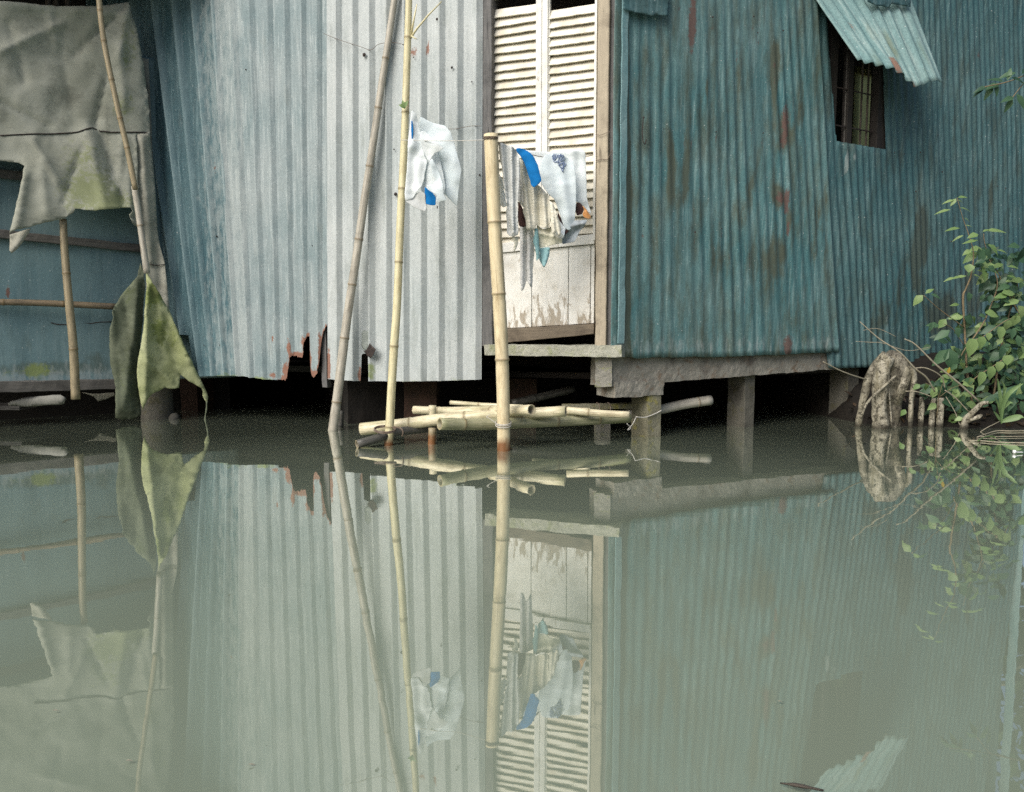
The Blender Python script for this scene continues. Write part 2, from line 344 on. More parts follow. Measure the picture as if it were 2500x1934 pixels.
def _bark(t, a, b, dk):
    v = t.coord("Object"); vs = t.coord("Object", (1, 1, .3)); n1 = t.noise(vs, 16, 6, .75); col = t.mix(t.ramp(n1, .38, .6), a, b)
    col = t.mix(t.math('MULTIPLY', t.ramp(t.noise(v, 34, 5, .75, .5), .50, .60), .9), col, dk)
    col = t.mix(t.math('MULTIPLY', t.ramp(t.noise(v, 9, 3), .5, .65), .6), col, dk); col = t.mix(t.math('MULTIPLY', t.attr('wet'), .9), col, (.02, .018, .013))
    return t.finish(col, .85, t.math('ADD', n1, t.noise(v, 60, 4)), .006, spec=.2)
M_BARK = _bark(M_BARK, (.44, .41, .33), (.20, .18, .125), (.04, .036, .026))
M_BARKD = _bark(NT('gap_shade_bark'), (.27, .25, .20), (.15, .135, .10), (.035, .03, .024))  # darker bark copy: shade in the gaps between roots is put into the colour
M_TWIG = plain_mat("twig", (.24, .21, .15), (.36, .33, .25), 30)
M_STEM = plain_mat("stem", (.15, .115, .07), (.22, .17, .1), 30)
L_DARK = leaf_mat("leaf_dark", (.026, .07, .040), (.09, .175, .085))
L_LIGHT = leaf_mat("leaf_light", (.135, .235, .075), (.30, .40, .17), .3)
L_CROWN = leaf_mat("leaf_crown", (.03, .07, .025), (.07, .13, .04))
L_GRASS = leaf_mat("blade_leaf", (.13, .22, .08), (.25, .36, .16), .3)

# water: murky grey-green body under a still mirror-like surface
tw = NT("murky_water"); wv = tw.coord("Object", (1, 1.0, 1)); wv2 = tw.coord("Object", (.55, 2.4, 1))
bmp = tw.math('ADD', tw.noise(wv2, 2.2, 2, .5), tw.math('MULTIPLY', tw.noise(wv2, 9, 2, .5), .10))
bnode = tw.n("Bump", Strength=1.0, Distance=.00045, Height=bmp)
lw = tw.n("LayerWeight", Blend=.5, Normal=bnode.outputs[0])
xf = tw.math('DIVIDE', tw.math('SUBTRACT', lw.outputs[1], .40), .47, True)
fac = tw.math('ADD', tw.math('MULTIPLY', tw.math('POWER', xf, 2.6), .64), .27)
dcol = tw.mix(tw.ramp(tw.noise(wv, .5, 3), .35, .65), (.236, .278, .208), (.222, .262, .198))
dif = tw.n("BsdfDiffuse", Color=dcol); glo = tw.n("BsdfGlossy", Roughness=.012, Normal=bnode.outputs[0]); glo.inputs[0].default_value = (.95, .96, .93, 1)
mxs = tw.n("MixShader", i0=fac, i1=dif.outputs[0], i2=glo.outputs[0]); tw.t.links.new(mxs.outputs[0], tw.out.inputs[0]); M_WATER = tw.m

# ------------------------------------------------------------------ planes of the place
w1 = water_at(1179, 1059); w2 = water_at(475, 1022)
WM = Wall(w1, w1 - w2)                                   # grey front with the door
WR = Wall(water_at(1613, 1065), (.875, .485))            # teal side receding to the right
WL = Wall((-3.63, 5.45), (.829, .559))                   # the shed at the left
# corner where the two fronts meet
_den = WM.u.x * WR.u.y - WM.u.y * WR.u.x
_d = WR.O - WM.O
UM_C = (_d.x * WR.u.y - _d.y * WR.u.x) / _den
CORNER = WM.pt(UM_C, 0); UR_C = (CORNER - WR.O).dot(WR.u)
def edge(W, p0, p1, off=0):
    (ua, za), (ub, zb) = W.uz(*p0, off), W.uz(*p1, off)
    return lambda z: ua + (ub - ua) * (z - za) / (zb - za)
def trap(f):
    f -= math.floor(f)
    if f < .05: return f / .05
    if f < .12: return 1
    if f < .35: return 1 - (f - .12) / .23
    return 0
def sheet(name, W, eL, eR, s0, s1, zb, zt, pitch, prof, amp, off, mat, parent, du=.0085, rows=44, hole=None, attr=None, phase=0, dent=.004, solid=.0016, seed=0, smooth=True, vary=0, lp=1.0):
    """profiled metal sheet between two leaning edges; zb, zt: functions of u"""
    wid = (eR(1.2) - eL(1.2)); n = int((s1 - s0) * wid / du) + 1
    vs, uvs, A = [], [], {k: [] for k in ("ridge", "rust", "moss", "stain", "pale")}; zs = []
    for i in range(n + 1):
        s = s0 + (s1 - s0) * i / n; ub = eL(.4) + (eR(.4) - eL(.4)) * s
        b, t_ = zb(ub), zt(ub)
        for j in range(rows + 1):
            f = j / rows; f = f * f * .35 + f * .65
            z = b + (t_ - b) * f; w_ = max(0.0, 1 - s) ** lp; u = ub + (eL(z) - eL(.4)) * w_ + (eR(z) - eR(.4)) * (1 - w_)
            pr = prof(s * wid / pitch + phase + (.25 * nz((u * 3, 0, seed)) if vary else 0))
            if vary: pr = .5 + (pr - .5) * max(.15, 1 - vary + vary * 2.2 * (nz((u * 4.5, z * .9, seed + 3)) + .35))
            d = off + amp * pr + dent * nz((u * 2.2, z * 1.1, seed)) + dent * .5 * nz((u * 7, z * 2.5, seed + 9))
            vs.append(W.pt(u, z, d)); uvs.append((u + seed * 3.1, z)); A["ridge"].append(pr); zs.append((u, z))
            a = attr(u, z, b) if attr else {}
            for k in ("rust", "moss", "stain", "pale"): A[k].append(a.get(k, 0.0))
    fs = []
    for i in range(n):
        for j in range(rows):
            a = i * (rows + 1) + j; q = (a, a + rows + 1, a + rows + 2, a + 1)
            if hole:
                cu = sum(zs[k][0] for k in q) / 4; cz = sum(zs[k][1] for k in q) / 4
                if hole(cu, cz): continue
            fs.append(q)
    return mesh(name, vs, fs, mat, parent, uvs, A, solid=solid, smooth=smooth)
def blobs(W, lst, off=0):
    """stains placed on a wall: (px, py, half width px, half height px, strength)"""
    out = []
    for (x, y, a, b, s) in lst:
        u, z = W.uz(x, y, off); u2, _ = W.uz(x + a, y, off); _, z2 = W.uz(x, y + b, off)
        out.append((u, z, abs(u2 - u), abs(z2 - z), s))
    def f(u, z):
        v = 0
        for (a, b, c, d, s) in out:
            q = ((u - a) / c) ** 2 + ((z - b) / d) ** 2
            if q < 6: v = max(v, s * math.exp(-q))
        return v
    return f
def patch(name, W, off, outline, sp, disp, mat, parent=None, solid=.003, attrs=None, jit=0, base=None, keep=None):
    """a cloth or board cut to an outline (photo pixels) on a plane, pushed out by disp(px, py) metres"""
    pts = []
    m = len(outline)
    for i in range(m):
        a, b = outline[i], outline[(i + 1) % m]; L = math.hypot(b[0] - a[0], b[1] - a[1]); k = max(1, int(L / sp))
        for j in range(k):
            x = a[0] + (b[0] - a[0]) * j / k; y = a[1] + (b[1] - a[1]) * j / k
            if jit: x += jit * nz((x * .09, y * .09, 3.3)); y += jit * nz((x * .09, y * .09, 8.1))
            pts.append((x, y))
    no = len(pts); x0 = min(p[0] for p in pts); x1 = max(p[0] for p in pts); y0 = min(p[1] for p in pts); y1 = max(p[1] for p in pts)
    co = [V(p) for p in pts]
    def inside(x, y):
        c = False; j = no - 1
        for i in range(no):
            xi, yi = pts[i]; xj, yj = pts[j]
            if (yi > y) != (yj > y) and x < (xj - xi) * (y - yi) / (yj - yi) + xi: c = not c
            j = i
        return c
    y = y0 + sp * .6; row = 0
    while y < y1:
        x = x0 + sp * (.5 if row % 2 else 1)
        while x < x1:
            if inside(x, y) and min(abs(x - p[0]) + abs(y - p[1]) for p in pts) > sp * .55: co.append(V((x, y)))
            x += sp
        y += sp * .87; row += 1
    v2, e2, f2, *_ = delaunay_2d_cdt([V((p[0], -p[1])) for p in co], [], [list(range(no))], 1, 1e-5)
    vs, uvs = [], []; A = {k: [] for k in (attrs or {})}
    for p in v2:
        px, py = p[0], -p[1]; q = W.px(px, py, off)
        uvs.append(((q - W.O).dot(W.u), q.z)); vs.append(q + W.n * disp(px, py))
        for k in A: A[k].append(attrs[k](px, py))
    fs = []
    for f in f2:
        f = list(f)
        a, b, c = vs[f[0]], vs[f[1]], vs[f[2]]
        if (b - a).cross(c - a).dot(W.n) < 0: f.reverse()
        fs.append(tuple(f))
    return mesh(name, vs, fs, mat, parent, uvs, A, solid=solid, base=base)
def folds(lst, namp=.0, nsc=.02, seed=0, vert=0):
    """ridges in cloth: (x1,y1,x2,y2,height,width px)"""
    def f(px, py):
        d = 0
        for (x1, y1, x2, y2, a, w) in lst:
            dx, dy = x2 - x1, y2 - y1; L2 = dx * dx + dy * dy or 1
            t = max(0, min(1, ((px - x1) * dx + (py - y1) * dy) / L2)); q = math.hypot(px - x1 - t * dx, py - y1 - t * dy) / w
            if q < 3: d += a * (math.exp(-q * q) if not vert else 1.2 * math.exp(-1.4 * q))
        if vert: d += vert * abs(nz((px * .075 + .8 * nz((px * .02, py * .02, seed)), py * .013, seed + 2))) + vert * .5 * abs(nz((px * .2 + 5, py * .035, seed + 6)))
        return d + namp * (nz((px * nsc, py * nsc, seed)) + .5 * nz((px * nsc * 2.3, py * nsc * 2.3, seed + 4)))
    return f
def bamboo(name, pts, w0, w1, mat, nodes=(), hollow=(0, 0), parent=None, wet=0, spacing=.32, seed=0, label=None, cat="bamboo pole", group=None, bend=.006):
    """pole through (px, py, depth) points, diameter in photo pixels; nodes as fractions of its length"""
    P = [at(*p) for p in pts]; r0 = w0 / 2 / FPX * P[0].y; r1 = w1 / 2 / FPX * P[-1].y
    path = spline(P, 24) if len(P) > 2 else [P[0].lerp(P[1], k / 40) for k in range(41)]
    Ls = [0]
    for a, b in zip(path, path[1:]): Ls.append(Ls[-1] + (b - a).length)
    T = Ls[-1]
    if not nodes:
        nodes, x = [], spacing * .55 + .1 * rng.random()
        while x < T: nodes.append(x / T); x += spacing * (.85 + .3 * rng.random())
    nl = [n * T for n in nodes]
    stations = sorted(set([i * T / max(8, int(T / .04)) for i in range(max(8, int(T / .04)) + 1)] + [min(T, max(0, n + k)) for n in nl for k in (-.016, -.008, -.004, 0, .005, .012)]))
    seg = 14; vs, fs, uvs = [], [], []; node, wetA, cut, hol = [], [], [], []
    ref = None
    def pos(l):
        for i in range(len(Ls) - 1):
            if l <= Ls[i + 1] or i == len(Ls) - 2:
                f = (l - Ls[i]) / max(1e-9, Ls[i + 1] - Ls[i]); return path[i].lerp(path[i + 1], f)
    def ring(p, t, r, l, nd, c=0, h=0):
        nonlocal ref
        if ref is None: ref = V((0, 0, 1)) if abs(t.z) < .9 else V((0, 1, 0))
        b = t.cross(ref).normalized(); ref = b.cross(t).normalized()
        for k in range(seg):
            a = 2 * math.pi * k / seg; rr = r * (1 + .03 * nz((math.cos(a), math.sin(a), l * 3 + seed)))
            q = p + (b * math.cos(a) + ref * math.sin(a)) * rr
            vs.append(q); uvs.append((abs(k / seg - .5) * .4 + seed * .37, l + seed)); node.append(nd); cut.append(c); hol.append(h)
            wetA.append(max(0.0, min(1.0, (wet - q.z + .03 * nz(q * 20)) / .03)) if wet else 0.0)
    rings = []
    def add(*a, **k): rings.append(len(vs)); ring(*a, **k)
    def tang(l): return (pos(min(T, l + .01)) - pos(max(0, l - .01))).normalized()
    def rad(l):
        r = r0 + (r1 - r0) * l / T
        for n in nl:
            d = l - n; r *= 1 + .10 * math.exp(-(d / .007) ** 2) - .05 * math.exp(-((d - .012) / .006) ** 2)
        return r
    if hollow[0]:
        add(pos(.09), tang(0), r0 * .70, .09, 0, 0, 1); add(pos(.0), tang(0), r0 * .74, 0, 0, .4, .4); add(pos(0), tang(0), r0 * .97, 0, 0, 1, 0)
    wob = V((rng.uniform(-9, 9), rng.uniform(-9, 9), seed))
    for l in stations:
        nd = max([math.exp(-((l - n + .001) / .0065) ** 2) for n in nl] or [0])
        p = pos(l) + V((nz(wob + V((l * 1.7, 0, 0))), 0, nz(wob + V((0, l * 1.7, 0))))) * bend * min(1, l * 4, (T - l) * 4)
        add(p, tang(l), rad(l), l, nd)
    if hollow[1]:
        add(pos(T), tang(T), r1 * .97, T, 0, 1, 0); add(pos(T), tang(T), r1 * .74, T, 0, .4, .4); add(pos(T - .09), tang(T), r1 * .70, T - .09, 0, 0, 1)
    for a, b in zip(rings, rings[1:]):
        for k in range(seg):
            k2 = (k + 1) % seg; fs.append((a + k, b + k, b + k2, a + k2)[::-1])
    fs.append(tuple(rings[0] + k for k in range(seg))[::-1]); fs.append(tuple(rings[-1] + k for k in range(seg)))
    base = min(P, key=lambda q: q.z)
    o = mesh(name, vs, fs, mat, parent, uvs, {"node": node, "wet": wetA, "cut": cut, "hollow": hol}, base=base)
    if label: tag(o, label, cat, group)
    return o
def leaf_geo(p, d, n, L, w, fold=.25, droop=.3, heart=0):
    """one ovate leaf: base p, direction d, face normal n"""
    d = d.normalized(); s = d.cross(n).normalized(); n = s.cross(d).normalized()
    prof = [(0, .10), (.12, .62 if heart else .45), (.32, 1.0), (.55, .88), (.78, .5), (1, 0.02)]
    vs, fs = [], []
    for i, (t, k) in enumerate(prof):
        c = p + d * L * t - n * droop * L * t * t
        hw = w * .5 * k
        vs += [c - s * hw + n * fold * hw - d * (heart * L * .10 if i == 1 else 0), c, c + s * hw + n * fold * hw - d * (heart * L * .10 if i == 1 else 0)]
        if i:
            a = (i - 1) * 3; fs += [(a, a+1, a+4, a+3), (a+1, a+2, a+5, a+4)]
    return vs, fs
def leaves(name, lst, mat, parent=None, **kw):
    vs, fs, tone = [], [], []
    for (p, d, n, L, w, tn, h) in lst:
        a, b = leaf_geo(V(p), V(d), V(n), L, w, heart=h, droop=rng.uniform(.1, .4)); o = len(vs)
        vs += a; fs += [tuple(i + o for i in f) for f in b]; tone += [tn] * len(a)
    return mesh(name, vs, fs, mat, parent, attrs={"tone": tone}, **kw)
def rv(r=None):
    r = r or rng
    while True:
        v = V((r.uniform(-1, 1), r.uniform(-1, 1), r.uniform(-1, 1)))
        if .05 < v.length < 1: return v.normalized()

# ------------------------------------------------------------------ setting: ground and water
def axis(segs):
    out = []
    for a, b, st in segs:
        k = max(1, int(round((b - a) / st))); out += [a + (b - a) * i / k for i in range(k)]
    return out + [segs[-1][1]]
def ground_z(x, y):
    b = -.55
    t = max(0, min(1, (y - 7.3) / 1.6)); back = -.55 + 1.25 * t * t * (3 - 2 * t)
    shore = 5.42 + .05 * math.sin(x * 3.1) + .05 * nz((x * 3, 1.5, 0)) - .12 * max(0, x - 3.2)
    if x > 2.3:
        f = min(1, (x - 2.3) / .35); rb = -.10 + max(-.5, (y - shore + .12)) * .55; rb = min(rb, .5)
        b = b + (max(b, rb) - b) * f
    z = max(b, back)
    return z + .02 * nz((x * 4, y * 4, 0)) + .012 * nz((x * 13, y * 13, 2)) + (.0 if y < 12 else .8 * nz((x * .1, y * .1, 5)))
gx = axis([(-400, -40, 60), (-40, -5, 5), (-5, 1.8, .3), (1.8, 5.2, .06), (5.2, 12, .5), (12, 40, 5), (40, 400, 60)])
gy = axis([(-400, -40, 60), (-40, 3, 5), (3, 4.8, .4), (4.8, 7.2, .06), (7.2, 10, .2), (10, 40, 4), (40, 400, 60)])
vs = [V((x, y, ground_z(x, y))) for x in gx for y in gy]; ny = len(gy)
fs = [(i*ny+j, (i+1)*ny+j, (i+1)*ny+j+1, i*ny+j+1) for i in range(len(gx)-1) for j in range(ny-1)]
tag(mesh("ground", vs, fs, M_MUD, base=(0, 0, 0)), kind="structure")
wx = axis([(-400, -10, 130), (-10, 10, 2), (10, 400, 130)])
vs = [V((x, y, 0)) for x in wx for y in wx]; k = len(wx)
fs = [(i*k+j, (i+1)*k+j, (i+1)*k+j+1, i*k+j+1) for i in range(k-1) for j in range(k-1)]
tag(mesh("water", vs, fs, M_WATER, base=(0, 0, 0)), kind="structure")

# ------------------------------------------------------------------ the tin house on stilts
house = empty("tin_house", (CORNER.x, CORNER.y, 0), "weathered tin house on concrete stilts, grey front and teal side, with louvred door", "house")
ZT = 4.1
eML = edge(WM, (346, 0), (475, 916)); eMR = edge(WM, (801, 0), (801, 916)); wM = eMR(1.2) - eML(1.2)
bot_px = [(300,812),(470,818),(471,919),(520,918),(575,917),(600,919),(619,922),(657,927),(699,927),(702,921),(704,905),(708,876),(717,868),(728,871),(739,873),(741,862),(745,846),(744,838),(750,824),(756,819),(757.5,860),(759,896),(762,915),(766,921),(771,920),(777,908),(782,896),(784,866),(785,837),(788,813),(793,803),(799,789),(801,789)]
def zfun(W, lst, off=0):
    p = [W.uz(x, y, off) for x, y in lst]; q = [p[0]]
    for a in p[1:]: q.append((max(a[0], q[-1][0] + 1e-4), a[1]))
    return lambda u: interp(u, q)
u702, u801 = WM.uz(690, 900)[0], WM.uz(801, 900)[0]
zbM0 = zfun(WM, bot_px); zbM = lambda u: zbM0(u) + (.016 * nz((u * 60, 2, 1)) + .012 * nz((u * 140, 5, 1)) if u > u702 else .004 * nz((u * 30, 0, 0)))
rustM = blobs(WM, [(708,850,9,26,.9),(700,905,11,22,1),(668,915,14,8,.9),(690,922,22,6,1),(744,832,9,14,1),(770,915,14,16,1),(786,860,6,50,.9),(728,866,14,8,1),(758,880,5,40,.8),(525,420,4,22,.6),(492,462,4,8,.7),(533,480,5,12,.7),(475,97,9,5,.6),(667,830,3,14,.8),(704,375,3,8,.5),(700,930,20,8,.9)])
mossM = blobs(WM, [(640,925,30,6,.9),(560,918,60,4,.6)])
ua0, ua1 = WM.uz(440, 600)[0], WM.uz(575, 600)[0]
def aM(u, z, b):
    d = z - b; r = rustM(u, z)
    if u702 < u < u801: r = max(r, .95 * math.exp(-(d / .03) ** 2))
    return {"rust": r, "moss": max(mossM(u, z), 0.0), "pale": max(0.0, min(.62, (u - ua0) / (ua1 - ua0))) if u < ua1 + .12 else 0.0}
ztop = lambda u: ZT
s_bd = (edge(WM, (551, 0), (580, 900))(.4) - eML(.4)) / (eMR(.4) - eML(.4))
front_a = sheet("wall_sheet", WM, eML, eMR, -.30, s_bd + .03, zbM, ztop, .133, trap, .030, .0, M_TEAL_DK, house, attr=aM, smooth=False, lp=1.9, phase=.55, seed=1)
front_b = sheet("wall_sheet", WM, eML, eMR, s_bd, 1.0, zbM, ztop, .133, trap, .021, .007, M_ZINC_BL, house, lp=1.9, smooth=False, du=.0045, rows=70, attr=aM, phase=.55, seed=2)
eM3 = edge(WM, (801, 0), (803, 916)); eM4 = edge(WM, (1181, 0), (1178, 916))
zbM3 = zfun(WM, [(790,922),(803,925),(830,928),(882,930),(884,929),(885,868),(887,864),(897,863),(901,866),(903,930),(1000,931),(1100,929),(1179,926)])
rustM3 = blobs(WM, [(806,890,5,45,1),(882,912,6,22,1),(803,915,6,14,1),(1012,133,14,9,.8),(1048,122,5,7,.9),(925,131,5,6,.8),(1103,202,4,5,.6),(1046,210,3,9,.35),(806,760,3,25,.5)])
mossM3 = blobs(WM, [(912,905,10,28,.8),(1000,930,60,5,.5),(920,866,5,5,.7),(1120,928,50,4,.5)])
def aM3(u, z, b): return {"rust": rustM3(u, z), "moss": mossM3(u, z)}
front_c = sheet("wall_sheet", WM, eM3, eM4, 0, 1, zbM3, ztop, .1325, trap, .030, .016, M_ZINC, house, smooth=False, du=.0045, rows=50, attr=aM3, phase=-.59, dent=.003, seed=3)
tag(front_a, "dark faded blue sheet beside the tarp strip"); tag(front_b, "bluish zinc sheet with a torn rusty foot"); tag(front_c, "pale grey zinc sheet beside the door")
# flap torn out of the grey sheet
fl = folds([(884, 800, 890, 860, .012, 8)], .004, .05)
tf = patch("torn_flap", WM, .05, [(882,812),(888,806),(898,809),(904,812),(905,836),(900,848),(894,856),(886,852),(881,842),(883,826)], 4,
      lambda x, y: -.014 + fl(x, y), M_FLAP, house, solid=.002)
patch("folded_tip", WM, .05, [(886,857),(894,855),(900,847),(905,838),(914,846),(925,852),(916,867),(908,874),(896,868)], 4,
      lambda x, y: -.008 + max(0, (x - 890)) * .0014, M_NAIL, tf, solid=.002)  # the turned-under tip's shade is put in as this dark colour
# nails and pierced holes on the front
def nails(W, lst, off, parent, r=.006):
    for (x, y) in lst:
        p = W.px(x, y, off); vs, fs = [], []
        rr = r * rng.uniform(.7, 1.25)
        for i, (k, h) in enumerate(((1, 0), (.8, .5), (.35, .8))):
            for a in range(7):
                an = a * math.pi * 2 / 7; vs.append(p + (W.u * math.cos(an) + V((0, 0, 1)) * math.sin(an)) * rr * k * (1 + .3 * rng.random()) + W.n * rr * h)
        for i in range(2):
            for a in range(7): fs.append((i*7+a, i*7+(a+1) % 7, (i+1)*7+(a+1) % 7, (i+1)*7+a))
        fs.append(tuple(range(14, 21)))
        mesh("nail", vs, fs, M_NAIL, parent)
nails(WM, [(1067,47),(966,474),(1069,506),(889,134)], .032, front_c, .010)
nails(WM, [(1010,140),(1103,165),(1152,200),(1171,427),(962,365),(986,370)], .03, front_c, .006)
nails(WM, [(498,844),(509,850),(537,843),(529,577),(600,170),(762,600),(779,604)], .012, front_b, .005)
# floor, interior, piers behind
def quad(name, pts, mat, parent, solid=.02): return mesh(name, [V(p) for p in pts], [(0, 1, 2, 3)], mat, parent, uvs=[(0,0),(2,0),(2,2),(0,2)], smooth=False, solid=solid)
BK = 1.62
eR_end = WR.uz(2526, 600)[0]
uLend = eML(.5) - .85
c0 = WM.pt(uLend, 0, -.06); c1 = WM.pt(UM_C, 0, -.10); c2 = WR.pt(eR_end, 0, -.06)
b2 = WR.pt(eR_end, 0, -BK); b0 = WM.pt(uLend, 0, -2.9)
b1 = WR.pt(UR_C - 1.2, 0, -BK)
H = lambda p, z: V((p.x, p.y, z))
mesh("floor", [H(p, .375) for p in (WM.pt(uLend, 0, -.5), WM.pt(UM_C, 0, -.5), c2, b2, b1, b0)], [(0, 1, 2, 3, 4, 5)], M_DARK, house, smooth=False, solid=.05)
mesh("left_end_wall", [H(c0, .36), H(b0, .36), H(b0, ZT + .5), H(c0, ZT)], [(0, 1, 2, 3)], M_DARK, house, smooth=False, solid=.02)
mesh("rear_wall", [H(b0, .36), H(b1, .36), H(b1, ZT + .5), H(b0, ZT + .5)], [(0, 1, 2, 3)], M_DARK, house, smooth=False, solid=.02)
mesh("underfloor_light_skirt", [H(c0, -.6), H(b0, -.6), H(b1, -.6), H(b2, -.6), H(c2, -.6), H(c0, .36), H(b0, .36), H(b1, .36), H(b2, .36), H(c2, .36)], [(0, 1, 6, 5), (1, 2, 7, 6), (2, 3, 8, 7), (3, 4, 9, 8)], M_BLACKM, house, smooth=False, solid=.03)  # added skirt, not seen itself: closes off sky light beneath the floor
# back wall of the teal side with an opening that shows daylight through the window
hit = WR.px(2125, 290, -BK); hu = (hit - WR.O).dot(WR.u); hz = hit.z
ua, ub_ = hu - .28, hu + .55; za, zb_ = hz - .45, min(3.42, hz + .42)
us = [UR_C - 1.2, ua, ub_, eR_end]; zz = [.36, za, zb_, ZT + .4]
vs = [WR.pt(u, z, -BK) for u in us for z in zz]
fs = [(i*4+j, (i+1)*4+j, (i+1)*4+j+1, i*4+j+1) for i in range(3) for j in range(3) if not (i == 1 and j == 1)]
mesh("back_wall", vs, fs, M_DARKW, house, uvs=[(v.x, v.z) for v in vs], smooth=False, solid=.02)
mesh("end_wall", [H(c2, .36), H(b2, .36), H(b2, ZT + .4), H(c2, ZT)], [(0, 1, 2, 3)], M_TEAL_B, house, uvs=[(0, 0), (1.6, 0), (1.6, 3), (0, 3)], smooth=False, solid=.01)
# roof with a short eave
def roof(name, pts, mat, parent): mesh(name, pts, [tuple(range(len(pts)))], mat, parent, uvs=[(p[0], p[1]) for p in pts], smooth=False, solid=.03)
ovh = .14
roof("roof", [H(WM.pt(uLend, 0, ovh), ZT + .01), H(CORNER + (WM.n + WR.n) * ovh * .75, ZT + .01), H(WR.pt(eR_end + .1, 0, ovh), ZT + .01), H(WR.pt(eR_end + .1, 0, -BK - .2), ZT + .5), H(b1, ZT + .6), H(WM.pt(uLend, 0, -3.1), ZT + .6)], M_ROOF, house)
for (x, y, Y, h) in ((1030, 900, 5.7, .42), (795, 0, 0, 0), (1270, 920, 5.75, .42)):
    if Y: 
        p = at(x, y, Y); W_ = facing(Y); wbox("brick_pier", W_, p.x - .12, p.x + .12, -.5, .36, -.12, .12, M_BRICK, house, cuts=.06, rough=.006)
for px_, py_ in ((480, 1010), (945, 1030)):
    u = WM.uz(px_, py_, -.5)[0]; wbox("brick_pier", WM, u - .09, u + .09, -.5, .36, -.62, -.42, M_BRICK, house, cuts=.06, rough=.006)
u = WM.uz(798, 900, -.05)[0]; wbox("wall_stud", WM, u - .022, u + .022, WM.uz(798, 946, -.05)[1], 3.2, -.07, -.015, M_GREYW, house, cuts=.05, rough=.004)
# door bay
def mu(px, off=0): return WM.uz(px, 600, off)[0]
def mz(px, py, off=0): return WM.uz(px, py, off)[1]
dl = wbox("door_post", WM, mu(1176), mu(1203), mz(1185, 845), ZT, -.11, .012, M_GREYW, house, cuts=.05, rough=.004); tag(dl, "dark grey weathered door post")
dr = wbox("door_post", WM, mu(1454, .05), mu(1482, .05), mz(1468, 851, .05), ZT, -.10, .05, M_POST, house, cuts=.05, rough=.003, bevel=.008); tag(dr, "tan brown door post with dark stains")
wbox("door_post", WM, mu(1483.5, .03), mu(1505, .0), mz(1490, 858, .0), ZT, -.10, .018, M_GREYW, house, cuts=.06, rough=.004)
slab_z0, slab_z1 = mz(1300, 869, .09), mz(1300, 843, .09)
wbox("threshold_slab", WM, mu(1181, .09), WM.uz(1517, 860, .09)[0], slab_z0, slab_z1, -.16, .09, M_CONCP, house, cuts=.02, rough=.006, bevel=0)
uz_d = WM.uz; DO = -.05
pitch_z = (mz(1203, 67, DO) - mz(1203, 350, DO)) / 13.1
slat_top_z = mz(1203, 67, DO)
lou_bot = mz(1310, 586, DO)
door = wbox("door", WM, mu(1336, DO), mu(1341, DO), lou_bot, ZT - .05, DO - .02, DO + .012, M_WHITE, house, bevel=.002)
def louvre(px0, px1, skip, name_, tiltz):
    u0, u1 = mu(px0, DO), mu(px1, DO); vs, fs, uvs = [], [], []; k = -8
    r = random.Random(int(px0))
    while True:
        zl = slat_top_z - k * pitch_z - .004 ; k += 1
        if zl < lou_bot - .06: break
        if zl > ZT - .06 or (k - 1) in skip: continue
        tw_ = r.uniform(-.0035, .0035); th = .007
        # slat leans: lower edge out, upper edge in
        lo, up = (zl, DO + .016), (zl + .060, DO - .014)
        nrm = V((.058, .038)).normalized()
        nseg = 10; base = len(vs)
        for i in range(nseg + 1):
            f = i / nseg; u = u0 + (u1 - u0) * f; wz = tw_ * (f - .5) * 2 + .0018 * nz((u * 12, zl * 30, 1)); c = .0022 * nz((u * 25, zl * 40, 7))
            for (z, o) in ((lo[0] + wz + c, lo[1]), (up[0] + wz, up[1]), (up[0] + wz, up[1] - th), (lo[0] + wz + c - .003, lo[1] - th)):
                vs.append(WM.pt(u, z, o)); uvs.append((u + k * .7, z * 1.0 + o))
        for i in range(nseg):
            for q in range(4):
                a = base + i * 4 + q; b = base + i * 4 + (q + 1) % 4; fs.append((a, a + 4, b + 4, b))
        fs.append((base, base + 1, base + 2, base + 3)); e = base + nseg * 4; fs.append((e + 3, e + 2, e + 1, e))
    return mesh(name_, vs, fs, M_SLAT, door, uvs, smooth=False)
louvre(1200, 1312, (-2,), "louvre", 0)
louvre(1337, 1452, range(-9, 0), "louvre", 0)
for a, b in ((1310, 1323.6), (1324.4, 1338), (1449, 1455), (1196, 1202)):
    wbox("stile", WM, mu(a, DO), mu(b, DO), lou_bot - .02, ZT - .05, DO - .03, DO + .026, M_WHITE, door, bevel=.003, cuts=.08, rough=.0015)
# lower rails and panel planks (slightly out of level, as the door hangs)
def dz(px, py): return mz(px, py, DO)
slope = (dz(1452, 822) - dz(1205, 846)) / (mu(1452) - mu(1205))
def tz(u, z): return z + slope * .55 * (u - mu(1330))
zr1, zr0 = dz(1340, 584), dz(1340, 607)
U0, U1 = mu(1200, DO), mu(1453, DO)
wbox("rail", WM, U0, U1, tz(U0, zr0), tz(U0, zr1), DO - .03, DO + .022, M_WHITE, door, tilt=(slope * .55 * (U1 - U0),) * 2, bevel=.003, cuts=.05, rough=.0015)
zb0 = dz(1330, 834); zb1 = dz(1330, 797)
wbox("bottom_rail", WM, U0, U1, tz(U0, zb0), tz(U0, zb1), DO - .03, DO + .024, M_RAIL, door, tilt=(slope * (U1 - U0), slope * .55 * (U1 - U0)), bevel=.004, cuts=.04, rough=.004)
pl = [1200, 1299, 1389, 1443, 1453]
